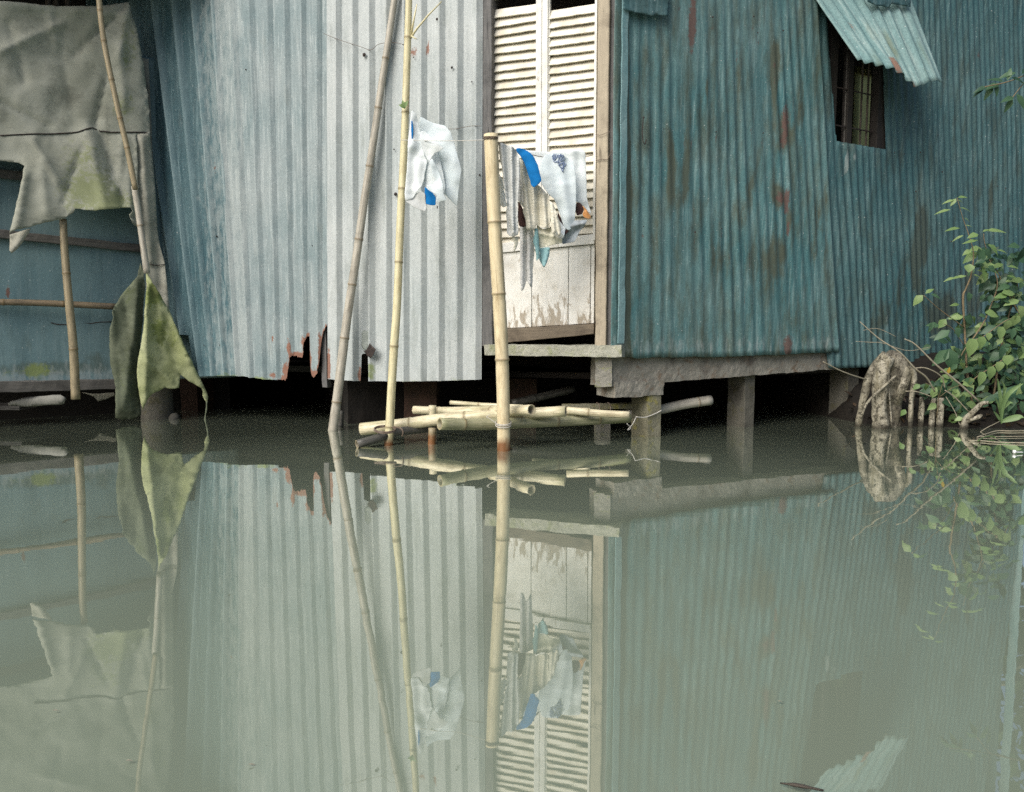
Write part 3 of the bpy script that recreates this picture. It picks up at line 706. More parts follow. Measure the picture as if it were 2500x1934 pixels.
for a, b in zip(pl, pl[1:]):
    ua_, ub2 = mu(a, DO) + .002, mu(b, DO) - .002
    o = wbox("panel_plank", WM, ua_, ub2, tz(ua_, zb1) + .002, tz(ua_, zr0) - .003, DO - .02, DO + .008 + rng.uniform(-.003, .003), M_WHITE, door, tilt=(slope * .55 * (ub2 - ua_),) * 2, bevel=.003, cuts=.03, rough=.0015, seed=a)
    me = o.data; at_ = me.attributes.new("stain", 'FLOAT', 'POINT')
    for i, v in enumerate(me.vertices):
        w = v.co + ORIGIN[house.name]; h = (w.z - zb1) / (zr0 - zb1); at_.data[i].value = max(0, 1 - h * 2.4) * .9 + (.45 if 1299 <= a < 1380 else 0) * max(0, 1 - h * 1.2)
# teal side
eRL = lambda z: WR.uz(1497, 500, .05)[0]
eRM = edge(WR, (1962, 0), (2018, 860), .05)
zbR1 = zfun(WR, [(1490,868),(1520,870),(1546,873),(1560,876),(1605,872),(1660,873),(1700,870),(1720,873),(1786,871),(1850,868),(1878,866),(1895,868),(1960,863),(2010,861),(2061,858)], .05)
stR = blobs(WR, [(1895,170,14,90,.9),(1915,330,22,90,.85),(1905,480,22,40,1),(1925,540,8,60,.8),(1530,180,10,230,1.3),(1534,560,10,300,1.2),(1530,780,14,120,1.0),(1640,420,14,150,.8),(1675,430,14,130,.85),(1725,220,8,80,.6),(1800,190,14,80,.6),(1835,370,10,90,.5),(1780,300,8,60,.6),(1600,640,25,120,.5),(1900,620,40,120,.55),(1960,270,14,70,.7),(1990,660,40,160,.5),(1760,600,60,200,.35),(1830,480,26,120,.6),(1890,600,10,150,.6),(2010,560,30,200,.45)], .05)
NR = [(1571,287),(1621,315),(1571,553),(1697,567),(1762,558),(1840,40),(1850,80),(1912,75),(1740,42),(1748,322),(1863,325),(1830,620)]
ruR = blobs(WR, [(x, y + 20, 3.5, 22, .62) for x, y in NR] + [(1560+i*37, 60+((i*97)%760), 3, 40+((i*31)%50), .5) for i in range(12)] + [(1690,60,11,72,1.15),(1918,300,10,60,.95),(1913,345,14,26,.8),(1906,482,12,18,1.0),(1921,492,7,40,1.0),(1925,560,4,34,.8),(1689,348,5,14,.7),(1892,160,8,40,.5),(1835,318,4,26,.55),(1925,845,12,30,1.1),(1660,20,5,14,.6),(1801,135,5,40,.5),(1901,433,3,5,.9),(1925,850,20,40,.6),(2012,440,5,8,.5)], .05)
def aR(u, z, b):
    d = z - b
    return {"rust": ruR(u, z), "stain": stR(u, z) + .35 * math.exp(-(d / .05) ** 2), "pale": .5 * math.exp(-((d - .07) / .11) ** 2), "moss": .25 * math.exp(-(d / .03) ** 2)}
sine = lambda f: .5 + .5 * math.sin(2 * math.pi * f)
side_a = sheet("wall_sheet", WR, eRL, eRM, 0, 1.075, lambda u: zbR1(u) + .006 * nz((u * 30, 0, 0)), ztop, .086, sine, .0085, .04, M_TEAL, house, du=.009, rows=60, attr=aR, dent=.009, vary=.7, seed=5)
eRE = edge(WR, (2522, 0), (2535, 860), .03)
zbR2 = zfun(WR, [(1960,862),(2023,862),(2025,899),(2060,899),(2120,897),(2215,893),(2240,890),(2530,880)], .03)
wl_e = edge(WR, (2022, 60), (2044, 346), .03); wr_e = edge(WR, (2157, 100), (2164, 363), .03)
zw0 = lambda u: WR.uz(2044, 346, .03)[1] + (u - WR.uz(2044, 346, .03)[0]) * ((WR.uz(2164, 363, .03)[1] - WR.uz(2044, 346, .03)[1]) / (WR.uz(2164, 363, .03)[0] - WR.uz(2044, 346, .03)[0]))
zwt = 2.98
hole = lambda u, z: wl_e(z) < u < wr_e(z) and zw0(u) + .006 * nz((u * 40, 1, 1)) < z < zwt
stR2 = blobs(WR, [(2240,620,30,140,.8),(2300,760,60,80,.8),(2380,700,40,120,.7),(2200,700,20,120,.6),(2150,760,40,90,.6),(2330,560,10,120,.5),(2420,480,8,120,.5)], .03)
ruR2 = blobs(WR, [(2389,135,4,16,.7),(2010,440,10,8,.7)], .03)
paR2 = blobs(WR, [(2068,395,5,40,.9),(2088,380,6,20,.7),(2110,378,6,16,.6),(2138,380,8,14,.6),(2165,780,5,40,.6),(2030,885,12,14,.7)], .03)
def aR2(u, z, b): return {"stain": stR2(u, z) + .3 * math.exp(-((z - b) / .12) ** 2), "rust": ruR2(u, z), "pale": paR2(u, z)}
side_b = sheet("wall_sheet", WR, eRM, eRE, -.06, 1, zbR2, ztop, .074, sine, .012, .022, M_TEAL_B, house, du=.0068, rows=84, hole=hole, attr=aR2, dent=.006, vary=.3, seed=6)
tag(side_a, "teal sheet with brown rust streaks beside the door"); tag(side_b, "teal sheet with the window opening, its shade put into the colour")
wbox("corner_flashing", WR, UR_C - .012, UR_C + .034, slab_z1 + .012, ZT, .062, .072, M_TRIM, house, cuts=.05, rough=.004, bevel=.001)
wbox("corner_flashing", WR, eR_end - .005, eR_end + .012, .45, ZT, -.02, .06, M_TRIM, house, cuts=.1, rough=.003)
def patchsheet(outl, off, mat, par, nm): return patch(nm, WR, off, outl, 6, folds([], .006, .03), mat, par, solid=.002)
patchsheet([(1518,-40),(1560,-42),(1640,-40),(1634,12),(1631,41),(1600,35),(1590,40),(1560,32),(1522,24)], .085, M_TEAL_B, house, "patch_sheet")
nails(WR, [(1571,287),(1621,315),(1571,553),(1697,567),(1762,558),(1840,40),(1850,80),(1912,75),(1740,42),(1748,322),(1863,325),(1830,620)], .068, side_a, .005)
nails(WR, [(2247,372),(2290,330),(2149,580),(2236,468),(2322,590),(2213,590),(2436,455),(2455,460),(2480,60),(2430,330),(2300,420),(2184,372),(2207,376)], .044, side_b, .0055)
tubes("hook", [(spline([WR.px(x, y, .075) for x, y in ((1571,285),(1568,320),(1570,345),(1575,352),(1578,340))], 5), .003)], M_NAIL, house)
# window: dark frame and iron bars
win = wbox("window", WR, wr_e(2.2) - .075, wr_e(2.2) + .03, zw0(wr_e(2.2)) - .06, zwt + .05, -.06, .010, M_BLKW, house, bevel=.003)
wbox("frame", WR, wl_e(2.2) - .02, wl_e(2.2) + .06, zw0(wl_e(2.2)) - .06, zwt + .05, -.06, -.015, M_BLKW, win, bevel=.003)
wbox("frame", WR, wl_e(2.2) + .055, wr_e(2.2) - .08, zw0(wl_e(2.2)) - .06, zw0(wl_e(2.2)) + .02, -.06, -.015, M_BLKW, win, bevel=.003)
wbox("frame", WR, wl_e(2.2) + .19, wl_e(2.2) + .245, zw0(wl_e(2.2)) - .02, zwt + .05, -.07, -.02, M_BLKW, win, bevel=.003)
for x in (2064, 2102, 2117, 2132):
    u = WR.uz(x, 280, -.04)[0]; wbox("bar", WR, u - .006, u + .006, zw0(u) - .03, zwt + .02, -.047, -.035, M_DARKW if x > 2070 else M_BEAMW, win, bevel=.002)
for y in (322, 232):
    z = WR.uz(2120, y, -.04)[1]; wbox("bar", WR, wl_e(z), wr_e(z), z - .004, z + .004, -.034, -.026, M_NAIL, win, bevel=0)
# awning: a loose corrugated sheet propped out over the window
A0 = WR.px(1986, -8, .05); A1 = WR.px(2222, -8, .05)
B0 = WR.px(2094, 148, .34); B1 = WR.px(2306, 196, .34)
n, m = 84, 26; vs, uvs, rr, st = [], [], [], []
nn = (B0 - A0).cross(A1 - A0).normalized(); nn = nn if nn.dot(WR.n) > 0 else -nn
for i in range(n + 1):
    s = i / n
    for j in range(m + 1):
        t_ = j / m; t2 = -.60 + 1.60 * t_
        a = A0.lerp(A1, s); b = B0.lerp(B1, s)
        sag = -.075 * math.exp(-((s - .64) / .16) ** 2) * max(0, t2) - .02 * math.sin(math.pi * s)
        p = a.lerp(b, t2) + V((0, 0, 1)) * sag + nn * (.013 * math.sin(2 * math.pi * s * 9.0) * (1 - .75 * max(0, (s - .8) / .2)) + .004 * nz((s * 6, t_ * 4, 0)) + .02 * max(0, t2) * math.sin(s * 4))
        p = p + WR.n * .006 * nz((s * 40, 3, 0)) * (t_ > .99)
        vs.append(p); uvs.append((s * .78 + 7, -t_ * .8)); rr.append(max(1.05 * math.exp(-((s - .44) / .035) ** 2 - ((t2 - .92) / .16) ** 2), math.exp(-((s - .63) / .03) ** 2 - ((t2 - .95) / .14) ** 2), .6 * math.exp(-((s - .2) / .03) ** 2 - ((t2 - .42) / .1) ** 2)))
        st.append(.75 * math.exp(-((s - .55) / .08) ** 2 - ((t2 - .6) / .3) ** 2))
fs = [(i*(m+1)+j, i*(m+1)+j+1, (i+1)*(m+1)+j+1, (i+1)*(m+1)+j) for i in range(n) for j in range(m)]
awn = mesh("window_awning", vs, fs, M_AWN, house, uvs, {"rust": rr, "stain": st}, solid=.002)
patch("patch_sheet", WR, .12, [(2110,-30),(2225,-30),(2222,17),(2205,14),(2195,12),(2176,9),(2172,18),(2140,14),(2118,4)], 6, folds([], .006, .04), M_TEAL_B, awn, solid=.003)
# concrete beams and pillars
bz = lambda px, py, off=.0: WR.uz(px, py, off)
ub0, zb0_ = bz(1500, 942); ue, ze0 = bz(2030, 897)
wbox("concrete_beam", WR, UR_C - .03, ue + 1.3, bz(1618, 936)[1] - .005, .545, -.20, .0, M_CONCD, house, cuts=.03, rough=.006, bevel=0, tilt=(.085, 0))
wbox("beam_end", WM, WM.uz(1453, 900, .03)[0], UM_C + .0, mz(1470, 944, .03), slab_z0 - .002, -.20, .03, M_CONC, house, cuts=.022, rough=.009, bevel=0)
wbox("beam_haunch", WR, UR_C + .01, bz(1618, 950)[0], bz(1590, 966, .01)[1], bz(1590, 930, .01)[1], -.19, .012, M_CONCD, house, cuts=.025, rough=.008, bevel=0)
p1 = wbox("pillar", WR, bz(1582, 1000, .0)[0], bz(1613, 1000, .0)[0], -.5, bz(1580, 962, .0)[1], -.17, .004, M_MOSSP, house, cuts=.03, rough=.004, bevel=0)
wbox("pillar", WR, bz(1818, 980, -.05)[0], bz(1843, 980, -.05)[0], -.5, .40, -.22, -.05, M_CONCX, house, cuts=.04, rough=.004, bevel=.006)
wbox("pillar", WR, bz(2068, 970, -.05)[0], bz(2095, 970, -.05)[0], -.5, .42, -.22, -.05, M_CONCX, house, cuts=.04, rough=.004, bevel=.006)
sp_ = at(1470, 1060, 5.35); wbox("pillar", facing(5.35), sp_.x - .05, sp_.x + .05, -.5, .10, -.06, .06, M_CONC, house, cuts=.03, rough=.006, bevel=0)
tubes("binding_wire", [(spline([WR.px(x, y, .012) for x, y in ((1552, 1018), (1575, 1019), (1600, 1010), (1615, 1002))], 5), .0035), (spline([WR.px(x, y, .02) for x, y in ((1552,1020),(1545,1035),(1532,1050),(1540,1045),(1530,1034))], 5), .0025)], M_STRING, p1)
# olive curtain in the rear opening, daylight coming through it
cv, cu_ = [], []
for i in range(25):
    for j in range(13):
        u = ua - .05 + (ub_ - ua + .1) * i / 24; z = za - .06 + (zb_ - za + .12) * j / 12
        cv.append(WR.pt(u, z, -BK + .04 + .02 * math.sin(i * 1.4) + .01 * nz((u * 6, z * 3, 2)))); cu_.append((u, z))
mesh("curtain", cv, [(i*13+j, (i+1)*13+j, (i+1)*13+j+1, i*13+j+1) for i in range(24) for j in range(12)], M_CURT, house, cu_)

# ------------------------------------------------------------------ the shed at the left
shed = empty("shed", (WL.O.x + .3, WL.O.y + .2, 0), "low shed clad in blue boards behind the hanging tarp and slanting poles", "shed")
rL = blobs(WL, [(18,715,5,16,1),(4,800,4,60,.8),(25,880,4,30,.8),(120,788,25,6,.0)])
dL = blobs(WL, [(240,787,45,5,.0),(140,900,180,22,.9),(240,880,60,30,.6)])
mL = blobs(WL, [(90,905,45,22,.9),(20,915,40,14,.5)])
eL0 = lambda z: -2.4; eL1 = lambda z: 1.62
wallL = sheet("wall_board", WL, eL0, eL1, 0, 1, lambda u: .30, lambda u: 2.75, 9, lambda f: 0, 0, 0, M_BLUE, shed, du=.03, rows=90, attr=lambda u, z, b: {"rust": rL(u, z), "stain": dL(u, z), "moss": mL(u, z), "pale": .62 * math.exp(-((z - .34) / .16) ** 2)}, dent=.010, seed=8, solid=.01)
def lrail(name, pa, pb, hpx, off, mat, dpt=.035, par=shed):
    (ua_, z0_), (ub_2, z1_) = WL.uz(*pa, off), WL.uz(*pb, off); hh = hpx / FPX * 5.7
    return wbox(name, WL, ua_, ub_2, z0_ - hh / 2, z0_ + hh / 2, off - dpt, off, mat, par, tilt=(z1_ - z0_,) * 2, cuts=.04, rough=.005, bevel=.004, seed=pa[1])
lrail("wall_batten", (-200, 402), (62, 430), 20, .045, M_BEAMW)
lrail("wall_batten", (-300, 540), (345, 606), 19, .045, M_BEAMW)
bb = lrail("bottom_beam", (-300, 952), (300, 938), 25, .06, M_BEAMW, .09)
tubes("crack", [(spline([WL.px(x, y, .004) for x, y in ((125,788),(140,792),(165,793),(185,796),(205,789),(222,790),(240,787),(272,786))], 4), [.004]*29)], M_NAIL, shed)
tubes("rafter", [([WL.px(x, -160, -.25), WL.px(x + 3, 60, -.15)], .02) for x in (116, 135, 163)], M_DARKW, shed)
q0, q1 = WL.pt(-2.5, 0, .42), WL.pt(1.95, 0, .62); q2, q3 = WL.pt(1.7, 0, -.6), WL.pt(-2.5, 0, -.6)
roof("roof", [H(q0, 3.30), H(q1, 3.30), H(q2, 3.6), H(q3, 3.6)], M_ROOF, shed)
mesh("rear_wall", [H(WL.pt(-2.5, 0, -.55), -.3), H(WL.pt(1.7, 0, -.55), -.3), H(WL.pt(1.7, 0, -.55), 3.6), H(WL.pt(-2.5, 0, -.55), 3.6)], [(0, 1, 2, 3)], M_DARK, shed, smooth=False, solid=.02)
# rubble and planks under the shed
st_ = at(385, 1020, 6.02)
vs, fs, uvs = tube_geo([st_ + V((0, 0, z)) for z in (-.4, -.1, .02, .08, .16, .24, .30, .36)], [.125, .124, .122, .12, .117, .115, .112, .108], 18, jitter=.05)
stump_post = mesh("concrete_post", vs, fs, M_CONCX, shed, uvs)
st2 = at(425, 1022, 5.95)
vs, fs, uvs = tube_geo([st2 + V((-.02, 0, -.1)), st2 + V((0, 0, .0)), st2 + V((.01, 0, .03)), st2 + V((.01, 0, .045))], [.035, .042, .03, .008], 10, jitter=.2)
tag(mesh("stone", vs, fs, M_STONE), "small rounded grey stone at the foot of the concrete post", "stone")
FW = facing(5.55)
o = patch("broken_plank", FW, 0, [(25,982),(60,974),(105,969),(150,966),(160,969),(163,974),(158,983),(150,985),(120,987),(96,989),(60,990),(25,988)], 7, folds([(30,982,160,974,.02,6)], .008, .06), M_PLANKP, None, solid=.03)
tag(o, "short pale splintered board lying on the ledge under the shed", "plank")
o = wbox("plank", FW, FW.uz(-60, 995)[0], FW.uz(52, 992)[0], FW.uz(0, 1001)[1], FW.uz(0, 991)[1], -.25, .02, M_BEAMW, None, cuts=.04, rough=.004); tag(o, "dark grey plank ledge just above the water under the shed", "plank")
o = patch("crumpled_rag", facing(6.0), 0, [(0,965),(14,960),(38,962),(50,970),(40,978),(20,980),(0,978)], 5, folds([(10,968,40,972,.03,6)], .02, .1), M_TARPS, None, solid=.006); tag(o, "small crumpled pale rag lying behind the splintered board", "rag")
o = patch("hanging_sheet", facing(6.05), 0, [(200,958),(230,962),(278,958),(280,966),(258,975),(240,980),(228,968)], 6, folds([], .015, .05), M_TARPS, None, solid=.006); tag(o, "torn brown scrap hanging in the dark beneath the bottom beam", "scrap")

# ------------------------------------------------------------------ tarps
fT = folds([(309,14,250,70,-.030,9),(250,70,180,135,-.022,14),(311,14,285,150,.03,14),(262,185,233,300,-.035,16),(233,309,249,335,-.03,12),(252,345,297,500,-.04,16),(215,330,250,520,.04,40),(60,430,40,560,.03,14),(100,400,110,520,.035,40),(345,60,362,320,-.02,8),(150,120,180,300,-.03,50),(330,345,350,540,.02,12),(0,15,300,40,.03,25),(180,520,310,515,.03,14),(290,120,300,260,.025,18),(0,130,150,60,.03,14),(0,250,120,310,-.025,12),(120,40,140,120,.02,8),(20,60,60,200,-.02,10),(200,360,150,500,-.02,8),(80,345,140,450,.025,10),(300,340,280,470,.02,8)], .016, .011, vert=.005)
mT = blobs(facing(1), [(1, 1, 1, 1, 0)])
def gaus(lst):
    def f(x, y):
        v = 0
        for (a, b, c, d, s) in lst:
            q = ((x - a) / c) ** 2 + ((y - b) / d) ** 2
            if q < 7: v = max(v, s * math.exp(-q))
        return v
    return f
mossT = gaus([(215,470,80,70,.8),(265,500,60,40,.9),(200,390,70,60,.5),(300,260,40,60,.5),(260,510,30,25,1.0),(120,30,200,30,.3),(310,120,25,90,.5)])
stainT = gaus([(170,240,45,40,.8),(140,230,60,60,.5),(262,320,12,120,.6),(60,60,90,50,.45),(240,90,40,60,.5),(260,440,18,90,.5),(100,250,30,80,.3)])
tarp = empty("grey_tarp", WL.pt(.3, 0, .2), "large dirty grey tarp hung over the shed wall with a ragged lower edge", "tarp")
main = patch("canvas", WL, .15, [(-330,10),(-180,3),(-60,6),(0,9),(43,12),(106,18),(177,21),(248,18),(311,10),(317,36),(332,71),(341,117),(350,153),(357,213),(364,270),(366,323),(345,328),(330,333),(334,420),(336,500),(335,556),(326,553),(318,549),(313,536),(309,529),(318,520),(312,512),(300,511),(279,514),(256,517),(228,521),(200,517),(180,516),(177,524),(166,531),(147,541),(107,548),(70,559),(40,566),(27,571),(21,575),(30,545),(40,500),(47,472),(53,440),(59,410),(45,402),(32,399),(0,396),(-60,394),(-180,402),(-330,398)], 9,
       lambda x, y: .02 + fT(x, y) + .10 * max(0, (y - 330) / 240) * (1 if x < 320 else .4), M_TARP, tarp, solid=.004, attrs={"moss": mossT, "stain": stainT}, jit=2.5)
patch("canvas_flap", WL, .22, [(24,573),(48,566),(75,559),(68,572),(55,592),(40,610),(28,619),(23,612),(24,595)], 6, folds([(70,562,28,615,.03,10)], .006, .04), M_TARPS, tarp, solid=.004)
fS = folds([(345,340,365,640,.03,9),(372,340,392,700,-.018,8),(398,520,408,740,.02,8)], .008, .02)
patch("canvas_strip", WL, .17, [(318,332),(366,321),(374,395),(380,470),(385,560),(391,600),(401,642),(406,690),(414,760),(420,790),(360,790),(357,720),(356,668),(345,610),(337,560),(334,500),(330,420)], 8, fS, M_TARPS, tarp, solid=.004, attrs={"moss": lambda x, y: .1, "stain": gaus([(350,500,12,160,.5)])})
def seam(pts, off, par): tubes("seam", [(spline([WL.px(x, y, off) + WL.n * fT(x, y) for x, y in pts], 4), .0032)], M_NAIL, par)
SEAM = lambda pts: [(a[0] + (b[0] - a[0]) * k / 8, a[1] + (b[1] - a[1]) * k / 8) for a, b in zip(pts, pts[1:]) for k in range(8)] + [pts[-1]]
for pts in ([(0,333),(60,331),(130,328),(190,324),(226,313),(245,321),(270,325),(330,325),(363,326)],):
    tubes("seam", [([WL.px(x, y, .15) + WL.n * (.0265 + fT(x, y)) for x, y in SEAM(pts)], .0042)], M_NAIL, tarp)
tubes("seam", [([WL.px(x, y, .176) + WL.n * fS(x, y) for x, y in ((366,646),(384,648),(402,646))], .003)], M_NAIL, tarp)
pk = wbox("wooden_strip", WL, WL.uz(352, 300, .06)[0], WL.uz(369, 300, .06)[0], .75, WL.uz(360, 145, .06)[1], .05, .075, M_PLANKP, None, cuts=.05, rough=.003)
tag(pk, "thin pale grey upright wooden strip behind the right edge of the tarp", "strip")
mt = empty("mossy_tarp", WL.pt(.95, 0, .25), "moss green torn tarp piece hanging down to the water below the shed corner", "tarp")
fD = folds([(340,680,300,990,.05,22),(344,660,348,990,-.05,16),(272,763,285,1000,.02,10),(300,720,330,900,-.02,8),(290,850,320,1000,.02,8)], .014, .014, vert=.006)
patch("canvas_panel", WL, .22, [(344,642),(350,660),(354,700),(351,770),(344,841),(338,891),(340,950),(345,1012),(330,1022),(300,1024),(281,1020),(280,1001),(281,945),(276,919),(268,883),(267,825),(268,802),(275,775),(272,763),(280,745),(305,709),(337,672)], 8, fD, M_TARPD, mt, solid=.004, attrs={"moss": gaus([(320,900,60,120,.4),(310,700,30,60,.5)]), "stain": gaus([(310,830,30,90,.6),(330,720,20,60,.5),(315,1015,60,14,1.2)])}, jit=2)
fMm = folds([(358,700,352,980,.05,18),(375,690,460,880,.035,20),(400,730,430,860,-.025,16),(440,915,395,800,-.02,14),(490,940,430,830,.02,10),(360,760,400,880,-.02,8),(350,880,420,930,.02,8),(380,700,395,800,.02,6)], .016, .02, vert=.006)
patch("canvas_panel", WL, .28, [(355,655),(362,672),(369,692),(380,708),(394,727),(404,745),(414,763),(433,809),(446,840),(458,866),(470,890),(479,908),(497,944),(503,956),(508,969),(506,985),(500,977),(495,966),(496,955),(490,947),(476,938),(462,931),(450,921),(441,915),(439,930),(437,947),(424,950),(412,949),(402,946),(391,953),(380,957),(369,962),(358,974),(352,985),(348,1003),(343,985),(338,955),(334,920),(334,891),(338,865),(343,841),(348,805),(351,770),(355,702)], 7, fMm, M_TARPM, mt, solid=.004, attrs={"moss": gaus([(375,720,30,40,.9),(390,810,25,50,.7),(370,900,30,30,.3),(420,830,20,40,.5)]), "stain": gaus([(372,715,22,30,.8),(395,820,16,30,.7),(375,915,35,25,.6),(455,868,8,5,1.4)])}, jit=1.5)
tubes("loose_thread", [(spline([WL.px(x, y, .30) for x, y in ((505,980),(504,1000),(501,1020),(503,1035),(506,1050))], 5), [.008,.006,.005,.005,.006,.007,.006,.005,.004,.005,.007,.009,.006,.005,.004,.004,.004,.004,.004,.004,.004])], M_TARPM if False else M_TARPD, mt)
# poles against the shed
b = bamboo("bamboo_pole", [(236,-60,5.42),(252,90,5.42),(285,250,5.43),(308,350,5.44),(331,463,5.45)], 12, 13, B_TAN, nodes=(.16,.30,.48,.66,.80), hollow=(0,1), seed=1, label="brown bamboo pole slanting across the grey tarp", bend=.003)
b = bamboo("bamboo_pole", [(328,455,5.52),(345,560,5.52),(359,668,5.53)], 14, 15, B_GREY, seed=2, nodes=(.45,), label="dull grey bamboo length running down the tarp edge below the brown slanting pole")
b = bamboo("bamboo_pole", [(154,535,5.50),(158,620,5.49),(168,740,5.47),(178,840,5.46),(185,975,5.45)], 16, 21, B_TAN, seed=3, nodes=(.30,.72), label="short upright bamboo prop in front of the blue boards", bend=.004)
b = bamboo("bamboo_pole", [(-200,732,5.2),(-60,736,5.34),(90,740,5.52),(200,745,5.66),(284,749,5.76)], 15, 16, B_BROWN, seed=4, label="horizontal brown bamboo rail crossing the blue boards")

# ------------------------------------------------------------------ bamboo poles in the water
bamboo("bamboo_pole", [(972,-60,5.26),(943,135,5.29),(903,400,5.31),(848,780,5.31),(811,1062,5.29)], 15, 24, B_GREY, nodes=(.17,.275,.40,.56,.66,.78,.925), seed=5, label="greyish bamboo pole leaning on the zinc wall, base in the water")
p2 = bamboo("bamboo_pole", [(1000,-60,4.74),(995,90,4.73),(983,440,4.70),(969,720,4.67),(952,1020,4.63),(946,1130,4.62)], 16, 22, B_YELL, nodes=(.125,.274,.43,.58,.755,.925), seed=6, wet=.045, label="tall yellow bamboo pole with small twigs, a shirt hanging beside it")
tubes("twig", [([at(1003,92,4.72), at(1018,70,4.70), at(1045,38,4.68), at(1078,4,4.66)], [.007,.006,.005,.003]), ([at(1003,90,4.72), at(1010,50,4.70), at(1018,10,4.70)], [.008,.006,.003]), ([at(1004,88,4.71), at(1014,94,4.70), at(1019,96,4.70)], [.005,.004,.002])], B_YELL, p2)
L = [(at(988, 266, 4.66), V((-.2, -.3, .9)), V((0, -1, .3)), .05, .03, .6, 0), (at(986, 262, 4.66), V((.5, -.3, .7)), V((0, -1, .3)), .045, .025, .4, 0), (at(990, 262, 4.66), V((-.7, -.3, .3)), V((0, -1, .3)), .04, .03, .2, 0)]
leaves("leaf_bud", L, L_LIGHT, p2)
p3 = bamboo("bamboo_pole", [(1198,328,4.42),(1205,470,4.42),(1212,620,4.42),(1224,850,4.42),(1229,1060,4.42),(1230,1150,4.42)], 33, 32, B_PALE, nodes=(.255,.465,.66), hollow=(1,0), seed=7, wet=.07, label="thick pale bamboo post standing in the water before the door", bend=.008)
tubes("binding_wire", [([at(1198 + math.cos(a) * 18, 340 + math.sin(a) * 3, 4.42) + V((0, -math.sin(a) * .042, k * .006)) for a in [i * math.pi / 8 for i in range(17)]], .002) for k in range(3)], M_WIRE, p3)
# raft of bamboo lashed around the posts
G = "bamboo lengths lashed into the low platform"
bamboo("bamboo_pole", [(881,1048,4.80),(980,1037,4.77),(1080,1024,4.72),(1240,1012,4.66),(1381,1004,4.58)], 31, 27, B_CREAM, hollow=(0,1), seed=8, nodes=(.25,.52,.80), label="longest cream bamboo of the platform, its left end nearest the yellow pole", group=G)
bamboo("bamboo_pole", [(1010,1001,5.02),(1080,1003,4.96),(1180,1002,4.78),(1298,1001,4.43)], 20, 27, B_CREAM, hollow=(0,1), seed=9, nodes=(.18,.62), label="cream bamboo lying on top of the platform behind the thick post, open right end", group=G)
bamboo("bamboo_pole", [(1100,983,5.10),(1180,989,5.0),(1290,994,4.9)], 11, 10, B_CREAM, seed=10, label="thin splintered pale bamboo at the back of the platform", group=G)
bamboo("bamboo_pole", [(1073,1035,4.35),(1180,1036,4.50),(1330,1030,4.68),(1450,1024,4.8),(1535,1020,4.92)], 30, 25, B_GREEN, hollow=(1,0), seed=11, nodes=(.12,.60,.82), label="greenish bamboo at the front of the platform with its hollow end facing us", group=G)
bamboo("bamboo_pole", [(871,1085,4.50),(920,1072,4.57),(970,1056,4.68),(1060,1043,4.85)], 21, 22, B_DARK, hollow=(1,0), seed=12, wet=0, label="blackened old bamboo dipping into the water below the platform", group=G)
bamboo("bamboo_pole", [(1385,1002,4.74),(1460,1009,4.7),(1537,1013,4.66)], 19, 18, B_CREAM, hollow=(0,1), seed=13, nodes=(.35,), label="short cream bamboo at the right end of the platform", group=G)
bamboo("bamboo_pole", [(1300,1006,4.95),(1400,1005,4.9),(1440,1006,4.85)], 22, 20, B_CREAM, seed=14, label="pale bamboo piece between the two open ended lengths of the platform", group=G)
bamboo("bamboo_pole", [(1530,1010,5.12),(1600,1003,5.2),(1680,986,5.27),(1735,977,5.32)], 23, 24, B_GREY, hollow=(0,0), seed=15, label="grey bamboo running back past the mossy pillar into the shade")
bamboo("bamboo_pole", [(1250,985,5.5),(1330,966,5.6),(1400,950,5.7)], 20, 18, B_DARK, seed=16, label="dark bamboo under the house behind the platform")
FB = Wall(at(1390, 1000, 4.98), (1, .25))
bm = wbox("mossy_beam", FB, FB.uz(1380, 992)[0], FB.uz(1552, 992)[0], FB.uz(1450, 1001)[1], FB.uz(1450, 988)[1], -.08, .0, M_MOSSP, None, cuts=.03, rough=.004, bevel=.003); tag(bm, "short mossy yellow beam behind the platform, ending at the pillar", "beam")
tubes("binding_wire", [([at(x + 8 * math.sin(a), 996 - 13 * math.cos(a), 4.90 + .03 * math.cos(a)) for a in [i * math.pi / 6 for i in range(9)]], .003) for x in (1456, 1483)], M_WIRE, bm)
bamboo("wooden_stake", [(1055,1045,4.66),(1054,1080,4.66),(1054,1130,4.66)], 18, 19, B_TAN, seed=17, nodes=(.5,), wet=.08, label="short orange brown stake under the platform beside the yellow pole", cat="stake")
bamboo("wooden_stake", [(832,1003,5.42),(831,1030,5.42),(829,1075,5.42)], 15, 17, B_DARK, seed=18, nodes=(.5,), label="dark stub of a stake beside the base of the leaning grey pole", cat="stake")
bamboo("wooden_stake", [(1056,990,4.85),(1056,1030,4.85),(1056,1060,4.85)], 19, 19, B_CREAM, seed=20, nodes=(.5,), label="pale upright stub poking up through the platform", cat="stake")
tag(tubes("binding_wire", [([at(1229 + math.cos(a) * 19, 1034 + 3 * k + math.sin(a) * 4, 4.42) + V((0, -math.sin(a) * .046, 0)) for a in [i * math.pi / 8 for i in range(17)]], .0025) for k in (-1, 0, 1.5)] + [(spline([at(1212,1034,4.38), at(1195,1022,4.38), at(1188,1018,4.38), at(1196,1012,4.39)], 5), .002)], M_STRING), "pale wire lashing the thick post to the platform", "wire lashing")
tag(tubes("binding_wire", [(spline([at(940 + 26 * math.sin(a) , 1047 - 8 * math.cos(a) + k * 3, 4.58 + .05 * math.cos(a)) for a in [i * math.pi / 4 for i in range(9)]], 4), .0045) for k in (0, 1)] + [(spline([at(962,1042,4.56), at(978,1046,4.55), at(984,1054,4.55), at(982,1066,4.56)], 5), .005)], M_WIRE), "rusty wire lashing the yellow pole to the platform", "wire lashing")

